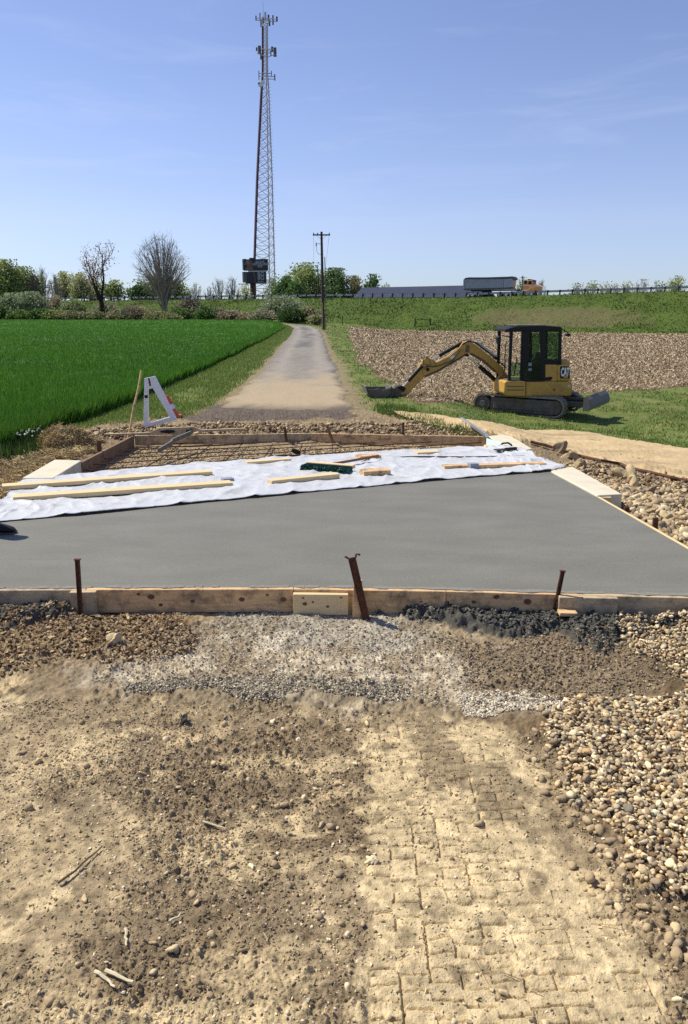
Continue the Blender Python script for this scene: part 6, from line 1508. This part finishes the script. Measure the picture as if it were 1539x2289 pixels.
mb = MB(); tp_(mb, [(1172, 651), (1184, 651), (1184, 646), (1172, 646)], -1.25, -.85); mb.build('fuel_tank', M['alu'], trk, bevel=.06)

# ------------------------------------------------------------------ long roof building beyond the highway
Yb = 168.0; A = at(810, 643, Yb); B = at(1090, 642, Yb - 16); 
bd = empty('long_building', (A.x, A.y, 0), 'long low building with a slate blue roof seen over the highway', 'building', rz=math.atan2(B.y - A.y, B.x - A.x)); Lb = (B - A).length
zr_ = A.z; mb = MB(); mb.add([(.9, -9, 2.6), (Lb, -9, 2.6), (Lb, 0, zr_), (0, 0, zr_), (Lb, 9, 2.6), (-.3, 9, 2.6), (.9, -9, 2.4), (Lb, -9, 2.4), (Lb, 0, zr_ - .25), (0, 0, zr_ - .25), (Lb, 9, 2.4), (-.3, 9, 2.4)],
   [(0, 1, 2, 3), (3, 2, 4, 5), (6, 9, 8, 7), (9, 11, 10, 8), (0, 6, 7, 1), (5, 4, 10, 11), (0, 3, 9, 6), (3, 5, 11, 9), (1, 7, 8, 2), (2, 8, 10, 4)])
mb.build('roof', M['roofb'], bd)
mb = MB(); mb.prism([(1.2, 0), (Lb - .2, 0), (Lb - .2, 2.5), (1.2, 2.5)], -8.4, 8.4); mb.add([(1.2, -8.4, 2.45), (1.2, 0, zr_ - .3), (1.2, 8.4, 2.45)], [(0, 1, 2)]); mb.build('wall', M['wallw'], bd)

# ------------------------------------------------------------------ lattice tower
Yt = 250.0; tw = empty('lattice_tower', tuple(at(595, 662, Yt)), 'very tall steel lattice communication tower with three antenna levels', 'tower'); o0 = Vector(tw.location)
cxr = 594.0
rows = [662, 560, 470, 390, 320, 262, 214, 182, 168]
def halfw(py): # half width in px
    return float(np.interp(py, [50, 166, 190, 400, 662], [6.2, 6.4, 8.8, 18.5, 27.5]))
def leg(i, py):
    c = at(float(np.interp(py, [40, 662], [593.5, 595])), py, Yt); hw = halfw(py) / F * Yt
    ang = [R(200), R(318), R(80)][i]; rad = hw * 1.06
    return Vector((c.x + math.cos(ang) * rad, Yt + math.sin(ang) * rad, c.z)) - o0
pys = list(np.concatenate([np.linspace(664, 170, 27), np.linspace(160, 52, 13)]))
for i in range(3):
    mb = MB(); mb.path([leg(i, p) for p in pys[::2] + [pys[-1]]], [.20 - .0035 * k for k in range(len(pys[::2]) + 1)], 8); mb.build('leg', M['towerm'], tw)
mb = MB()
for a, b in zip(pys[:-1], pys[1:]):
    for i in range(3):
        j = (i + 1) % 3; r_ = .075 if a > 170 else .05
        mb.tube(leg(i, a), leg(j, b), r_, n=4); mb.tube(leg(j, a), leg(i, b), r_, n=4); mb.tube(leg(i, a), leg(j, a), r_ * .8, n=4)
mb.build('bracing', M['towerm'], tw)
off = Vector((.35, -.4, 0)); mb = MB(); mb.path([leg(0, p) + off * (1.3 if p > 200 else .7) for p in pys[::2]] , .30, 6); mb.build('cable_run', M['towerd'], tw)
mb = MB()
for p in np.linspace(650, 190, 60): a = leg(1, p); mb.tube(a, a + Vector((.7, -.2, 0)), .04, n=4)
mb.build('climbing_pegs', M['towerm'], tw)
def tpx(px, py, dy=0.0): q = at(px, py, Yt + dy); return q - o0
def antenna(px, y0, y1, w, m=M['galv'], dy=0.0):
    a, b = tpx(px, y1, dy), tpx(px, y0, dy); MB().box(a.x - w / 2, a.x + w / 2, a.y - .12, a.y + .12, a.z, b.z).build('panel_antenna', m, tw, bevel=.03)
def bars(lst, dy, nm='platform'):
    mb = MB()
    for (x0, y0, x1, y1) in lst: mb.tube(tpx(x0, y0, dy), tpx(x1, y1, dy), .11, n=6)
    return mb.build(nm, M['galv'], tw)
bars([(573, 40, 620, 43), (574, 45, 619, 48), (582, 46, 596, 52), (606, 50, 596, 53), (592, 38, 604, 47)], -1.5); bars([(580, 44, 612, 40)], 1.8)
for px, a, b, w_ in ((573, 35, 46, .35), (582, 29, 44, .5), (584, 46, 60, .55), (589, 38, 52, .5), (594, 27, 48, .6), (601, 33, 48, .5), (603, 44, 58, .5), (611, 34, 56, .4), (619.5, 37, 48, .5)): antenna(px, a, b, w_, M['galv'] if px % 2 < 1 else M['towerd'], random.uniform(-1.5, 1.5))
bars([(575, 118, 584, 123), (584, 110, 610, 110), (584, 123, 600, 127), (600, 127, 616, 122), (590, 116, 606, 119)], -1.5); bars([(580, 112, 612, 114)], 1.6)
for px, a, b, w_ in ((574.5, 106, 114, .5), (581, 102, 121, .9), (584.5, 120, 133, .6), (609, 104, 116, .6), (615.5, 106, 127, .9), (606, 114, 124, .35), (598, 112, 124, .5)): antenna(px, a, b, w_, M['steelw'], random.uniform(-1.5, 1.5))
bars([(579, 164, 608, 164), (579, 170, 616, 171), (600, 176.5, 615.5, 177)], -1.0)
for px, a, b, w_ in ((579.5, 158, 179, .22), (607.5, 158, 170, .22), (615, 166, 180, .35)): antenna(px, a, b, w_, M['steelw'], -1)
for px, py, rr_ in ((583, 189, .75), (579, 187, .4), (588.5, 184, .5)):
    a = tpx(px, py, -1.5); MB().tube(a, a + Vector((0, -.5, 0)), rr_, rr_ * .9, 16).build('dish_antenna', M['white'], tw, bevel=.05)
MB().tube(tpx(589, 45), tpx(588.5, 2), .09, .05, 6).build('whip_antenna', M['galv'], tw)

# ------------------------------------------------------------------ billboard
Ybb = 228.0; c = at(568, 662, Ybb); bb = empty('billboard', tuple(c), 'two deck dark billboard on brown columns below the tower', 'billboard', rz=R(-14)); inv = (Matrix.Translation(c) @ Matrix.Rotation(R(-14), 4, 'Z')).inverted()
kx = 1 / math.cos(R(14))
def bl(px, py): q = at(px, py, Ybb); return ((q.x - c.x) * kx, q.z - c.z)
def panel(px0, px1, y0, y1, name='panel', m=M['board_dark'], d0=-.25, d1=.25):
    a = bl(px0, y1); b = bl(px1, y0); return MB().box(a[0], b[0], d0, d1, a[1], b[1]).build(name, m, bb)
p1 = panel(545.5, 600, 579.5, 605); p2 = panel(549.5, 596, 607.5, 633.5)
# the rear face boards at an angle
def rear(y0, y1):
    a = bl(538.5, y1); b = bl(538.5, y0); e_ = bl(546, y1); mb = MB(); mb.add([(a[0], 1.2, a[1]), (e_[0], .3, a[1]), (e_[0] + .4, .7, a[1]), (a[0] + .4, 1.6, a[1]), (a[0], 1.2, b[1]), (e_[0], .3, b[1]), (e_[0] + .4, .7, b[1]), (a[0] + .4, 1.6, b[1])], [(0, 1, 2, 3), (4, 7, 6, 5), (0, 4, 5, 1), (1, 5, 6, 2), (2, 6, 7, 3), (3, 7, 4, 0)]); mb.build('rear_panel', M['board_dark'], bb)
rear(578, 603); rear(607, 631)
def pic(pxs, parent, m, d=-.262):
    mb = MB(); mb.prism([bl(*q) for q in pxs], d, d + .006); return mb.build('picture', m, parent)
pic([(546, 592), (549, 584), (557, 580), (563, 584), (566, 592), (567.5, 604), (548, 603), (553, 598), (554, 592)], p1, M['skin_tone'])
pic([(553, 582), (555, 582), (557, 590), (555, 591)], p1, M['greyp'], -.27)
pic([(567, 608), (569, 608), (572, 618), (573, 633), (571, 633), (570, 620)], p2, M['skin_tone'])
pic([(549.6, 610), (551, 610), (551.4, 632), (550, 632)], p2, M['greyp'])
def btext(s_, px, py, size, parent, sx=1.0, m=M['letter']):
    x, z = bl(px, py); text_mesh('lettering', s_, size, m, Matrix.Translation((x, -.275, z)) @ Matrix.Rotation(R(90), 4, 'X'), parent, .004, .012, sx)
mgl = mat('soft_white_lettering', (.42, .42, .42), .5, var=.02)
btext('BELIEVE,', 583.5, 586.5, .95, p1, .85, mgl); btext('NEW KINGDOM', 583.5, 591.2, .95, p1, .68, mgl); btext('RISE.', 583.5, 595.5, .95, p1, .85, mgl)
btext('BG', 585, 614, 1.75, p2, .95, mgl); btext('BG', 585, 621.3, 1.75, p2, .95, mgl); btext('BELIEVE', 585, 630, .55, p2, .9, mgl)
for px in (562, 568.3): a = bl(px, 662); b = bl(px, 632); MB().box(a[0] - .38, a[0] + .38, .3, 1.0, a[1] - 3, b[1] + 7).build('column', mat('column_brown', (.10, .035, .025), .7, var=.2, scale=1), bb)
a = bl(532, 634); b = bl(555, 636); MB().beam(Vector((a[0], .9, a[1])), Vector((b[0], -.6, b[1])), .6, .18).build('catwalk', M['black'], bb)
a = bl(546, 634.5); b = bl(601, 635); MB().beam(Vector((a[0], -.8, a[1])), Vector((b[0], -.8, b[1])), .7, .12).build('catwalk', M['black'], bb)
a = bl(555, 606); b = bl(598, 606.5); MB().box(a[0], b[0], .0, .2, b[1] - .12, a[1] + .12).build('gap_backing', M['letter'], bb)

# ------------------------------------------------------------------ utility poles, gate
def upole(px, pyt, Y, lab, wd, full=True):
    b = at(px, 700, Y); zb = float(hbase(b.x, Y)); e = empty('utility_pole', (b.x, Y, zb), lab, 'utility pole', group='utility poles'); zt = at(px, pyt, Y).z - zb
    MB().path([(0.15, 0, -.3), (.08, 0, zt * .4), (0, 0, zt)], [.19, .17, .13], 12).build('pole', M['polewood'], e, smooth=True)
    zc = zt - .35; o = MB().box(-wd, wd, -.2, -.08, zc - .07, zc + .07).build('crossarm', M['polewood'], e, bevel=.01)
    for x in (-wd + .1, wd - .1, -wd * .45): MB().tube((x, -.14, zc + .07), (x, -.14, zc + .24), .06, .04, 8).build('insulator', M['black'], o)
    for s_ in (-1, 1): MB().beam(Vector((s_ * .62, -.16, zc - .03)), Vector((0, -.12, zc - .5)), .04, .02).build('brace', M['polewood'], e)
    if full:
        MB().tube((-.6, -.15, zt - 1.55), (-.6, -.15, zt - 1.15), .07, .04, 10).build('cutout', M['steelw'], e); MB().beam(Vector((-.6, -.15, zt - 1.3)), Vector((0, -.05, zt - 1.3)), .05, .05).build('bracket', M['steelw'], e)
        MB().path([(-.58, -.15, zt - 1.5), (-.56, -.15, zt - 2.0), (-.4, -.15, zt - 2.35), (-.1, -.12, zt - 2.45)], .02, 6).build('jumper_wire', M['black'], e)
        MB().path([(.35, -.2, zt - 2.7), (.40, -.2, zt * .5), (.45, -.2, 1.0), (.42, -.2, -.1)], .045, 8).build('conduit', M['steelw'], e)
        MB().box(.02, .09, -.22, -.19, 0, 3.0).build('pole_guard', M['wood_form'], e)
    return e, Vector((b.x, Y, zb + zc + .2))
e1, pa = upole(720.5, 518, 88.5, 'tall dark wooden utility pole beside the road bend', .98)
e2, pb = upole(712, 600, 170, 'smaller utility pole beyond the highway, left of the tall one', 1.0, False)
for i, x in enumerate((-.88, .88)):
    A = pa + Vector((x, -.14, 0)); B = pb + Vector((x, -.14, 0)); pts = [A.lerp(B, k / 16) + Vector((0, 0, -2.2 * 4 * (k / 16) * (1 - k / 16))) for k in range(17)]
    tag(MB().path(pts, .012, 5).build('power_line', M['black'], loc=tuple((A + B) / 2)), 'thin wire from the %s end of the tall pole crossarm back across the highway' % ('left', 'right')[i], 'wire')
Yg = hit(944, 728).y; ga = at(928, 728, Yg); gb = at(962, 729, Yg); e = empty('field_gate', (ga.x, Yg, float(hbase(ga.x, Yg))), 'small two post gate at the far edge of the stubble field', 'gate'); w_ = gb.x - ga.x; hgt = at(928, 710, Yg).z - e.location.z
MB().box(-.09, .09, -.09, .09, -.2, hgt).build('post', M['postwood'], e); MB().box(w_ - .09, w_ + .09, -.09, .09, -.2, hgt * .85).build('post', M['postwood'], e)
mb = MB(); mb.box(.1, w_ - .1, -.03, .03, hgt * .75, hgt * .75 + .06); mb.box(.1, w_ - .1, -.03, .03, hgt * .3, hgt * .3 + .03); mb.build('rail', M['postwood'], e)
ym = hit(766, 727).y; c = at(766, 727, ym); e = MB().box(-.05, .05, -.05, .05, -.3, at(766, 706, ym).z - c.z).build('marker_post', M['postwood']); e.location = c; tag(e, 'thin dark marker post right of the tall utility pole', 'post')

# ------------------------------------------------------------------ camera, light, sky
cam = bpy.data.cameras.new('camera'); co = bpy.data.objects.new('camera', cam); COL.objects.link(co)
cam.sensor_fit = 'VERTICAL'; cam.sensor_height = 24; cam.lens = 24 * F / 2289; cam.clip_start = .05; cam.clip_end = 6000
co.location = (0, 0, H); co.rotation_euler = (math.pi / 2 - PITCH, 0, 0); SC.camera = co
SC.render.resolution_x = 688; SC.render.resolution_y = 1024
EL = R(53); to_sun = Vector((-.90 * math.cos(EL), .436 * math.cos(EL), math.sin(EL))).normalized()
sun = bpy.data.lights.new('sun', 'SUN'); so = bpy.data.objects.new('sun', sun); COL.objects.link(so)
sun.energy = 4.4; sun.angle = R(.53); sun.color = (1, .94, .79); so.rotation_euler = to_sun.to_track_quat('Z', 'Y').to_euler(); so.location = (0, 0, 60)
w = bpy.data.worlds.new('World'); SC.world = w; w.use_nodes = True; N = w.node_tree.nodes; L = w.node_tree.links
bg = N['Background']; sky = N.new('ShaderNodeTexSky'); sky.sky_type = 'NISHITA'; sky.sun_disc = False; sky.sun_elevation = EL; sky.sun_rotation = math.atan2(to_sun.x, to_sun.y)
sky.air_density = 1.0; sky.dust_density = .25; sky.ozone_density = 2.6; sky.altitude = 200
tc = N.new('ShaderNodeTexCoord'); mp = N.new('ShaderNodeMapping'); mp.inputs['Scale'].default_value = (2.2, 2.2, 14); mp.inputs['Rotation'].default_value = (0, R(-4), 0)
L.new(tc.outputs['Generated'], mp.inputs[0]); nz = N.new('ShaderNodeTexNoise'); nz.inputs['Scale'].default_value = 2.1; nz.inputs['Detail'].default_value = 7; nz.inputs['Roughness'].default_value = .6; nz.inputs['Distortion'].default_value = .6
L.new(mp.outputs[0], nz.inputs[0]); mr = N.new('ShaderNodeMapRange'); mr.inputs['From Min'].default_value = .52; mr.inputs['From Max'].default_value = .80; mr.inputs['To Max'].default_value = .14; L.new(nz.outputs['Fac'], mr.inputs[0])
sx = N.new('ShaderNodeSeparateXYZ'); L.new(tc.outputs['Generated'], sx.inputs[0])
m1 = N.new('ShaderNodeMapRange'); m1.inputs['From Min'].default_value = .08; m1.inputs['From Max'].default_value = .2; L.new(sx.outputs['Z'], m1.inputs[0])
m2 = N.new('ShaderNodeMapRange'); m2.inputs['From Min'].default_value = .42; m2.inputs['From Max'].default_value = .24; L.new(sx.outputs['Z'], m2.inputs[0])
a1 = N.new('ShaderNodeMath'); a1.operation = 'MULTIPLY'; L.new(m1.outputs[0], a1.inputs[0]); L.new(m2.outputs[0], a1.inputs[1])
a2 = N.new('ShaderNodeMath'); a2.operation = 'MULTIPLY'; L.new(a1.outputs[0], a2.inputs[0]); L.new(mr.outputs[0], a2.inputs[1])
tint = N.new('ShaderNodeVectorMath'); tint.operation = 'MULTIPLY'; tint.inputs[1].default_value = (1.14, .97, 1.10); L.new(sky.outputs[0], tint.inputs[0])
rz_ = N.new('ShaderNodeSeparateXYZ'); L.new(tc.outputs['Generated'], rz_.inputs[0]); rp = N.new('ShaderNodeValToRGB'); e_ = rp.color_ramp.elements
e_[0].position = .02; e_[0].color = (.60, .78, .95, 1); e_[1].position = .22; e_[1].color = (.95, .99, .98, 1); x_ = e_.new(.11); x_.color = (.88, .93, .96, 1)
L.new(rz_.outputs['Z'], rp.inputs[0]); t2 = N.new('ShaderNodeVectorMath'); t2.operation = 'MULTIPLY'; L.new(tint.outputs[0], t2.inputs[0]); L.new(rp.outputs[0], t2.inputs[1]); tint = t2
mx = N.new('ShaderNodeMix'); mx.data_type = 'RGBA'; L.new(a2.outputs[0], mx.inputs[0]); L.new(tint.outputs[0], mx.inputs[6]); mx.inputs[7].default_value = (7.5, 7.9, 9.5, 1)
L.new(mx.outputs[2], bg.inputs['Color']); bg.inputs['Strength'].default_value = .10
vs = SC.view_settings; vs.view_transform = 'Standard'; vs.look = 'None'; vs.exposure = .4; vs.gamma = 1
SC.cycles.max_bounces = 6; SC.cycles.diffuse_bounces = 3; SC.cycles.transparent_max_bounces = 8; SC.cycles.use_denoising = False
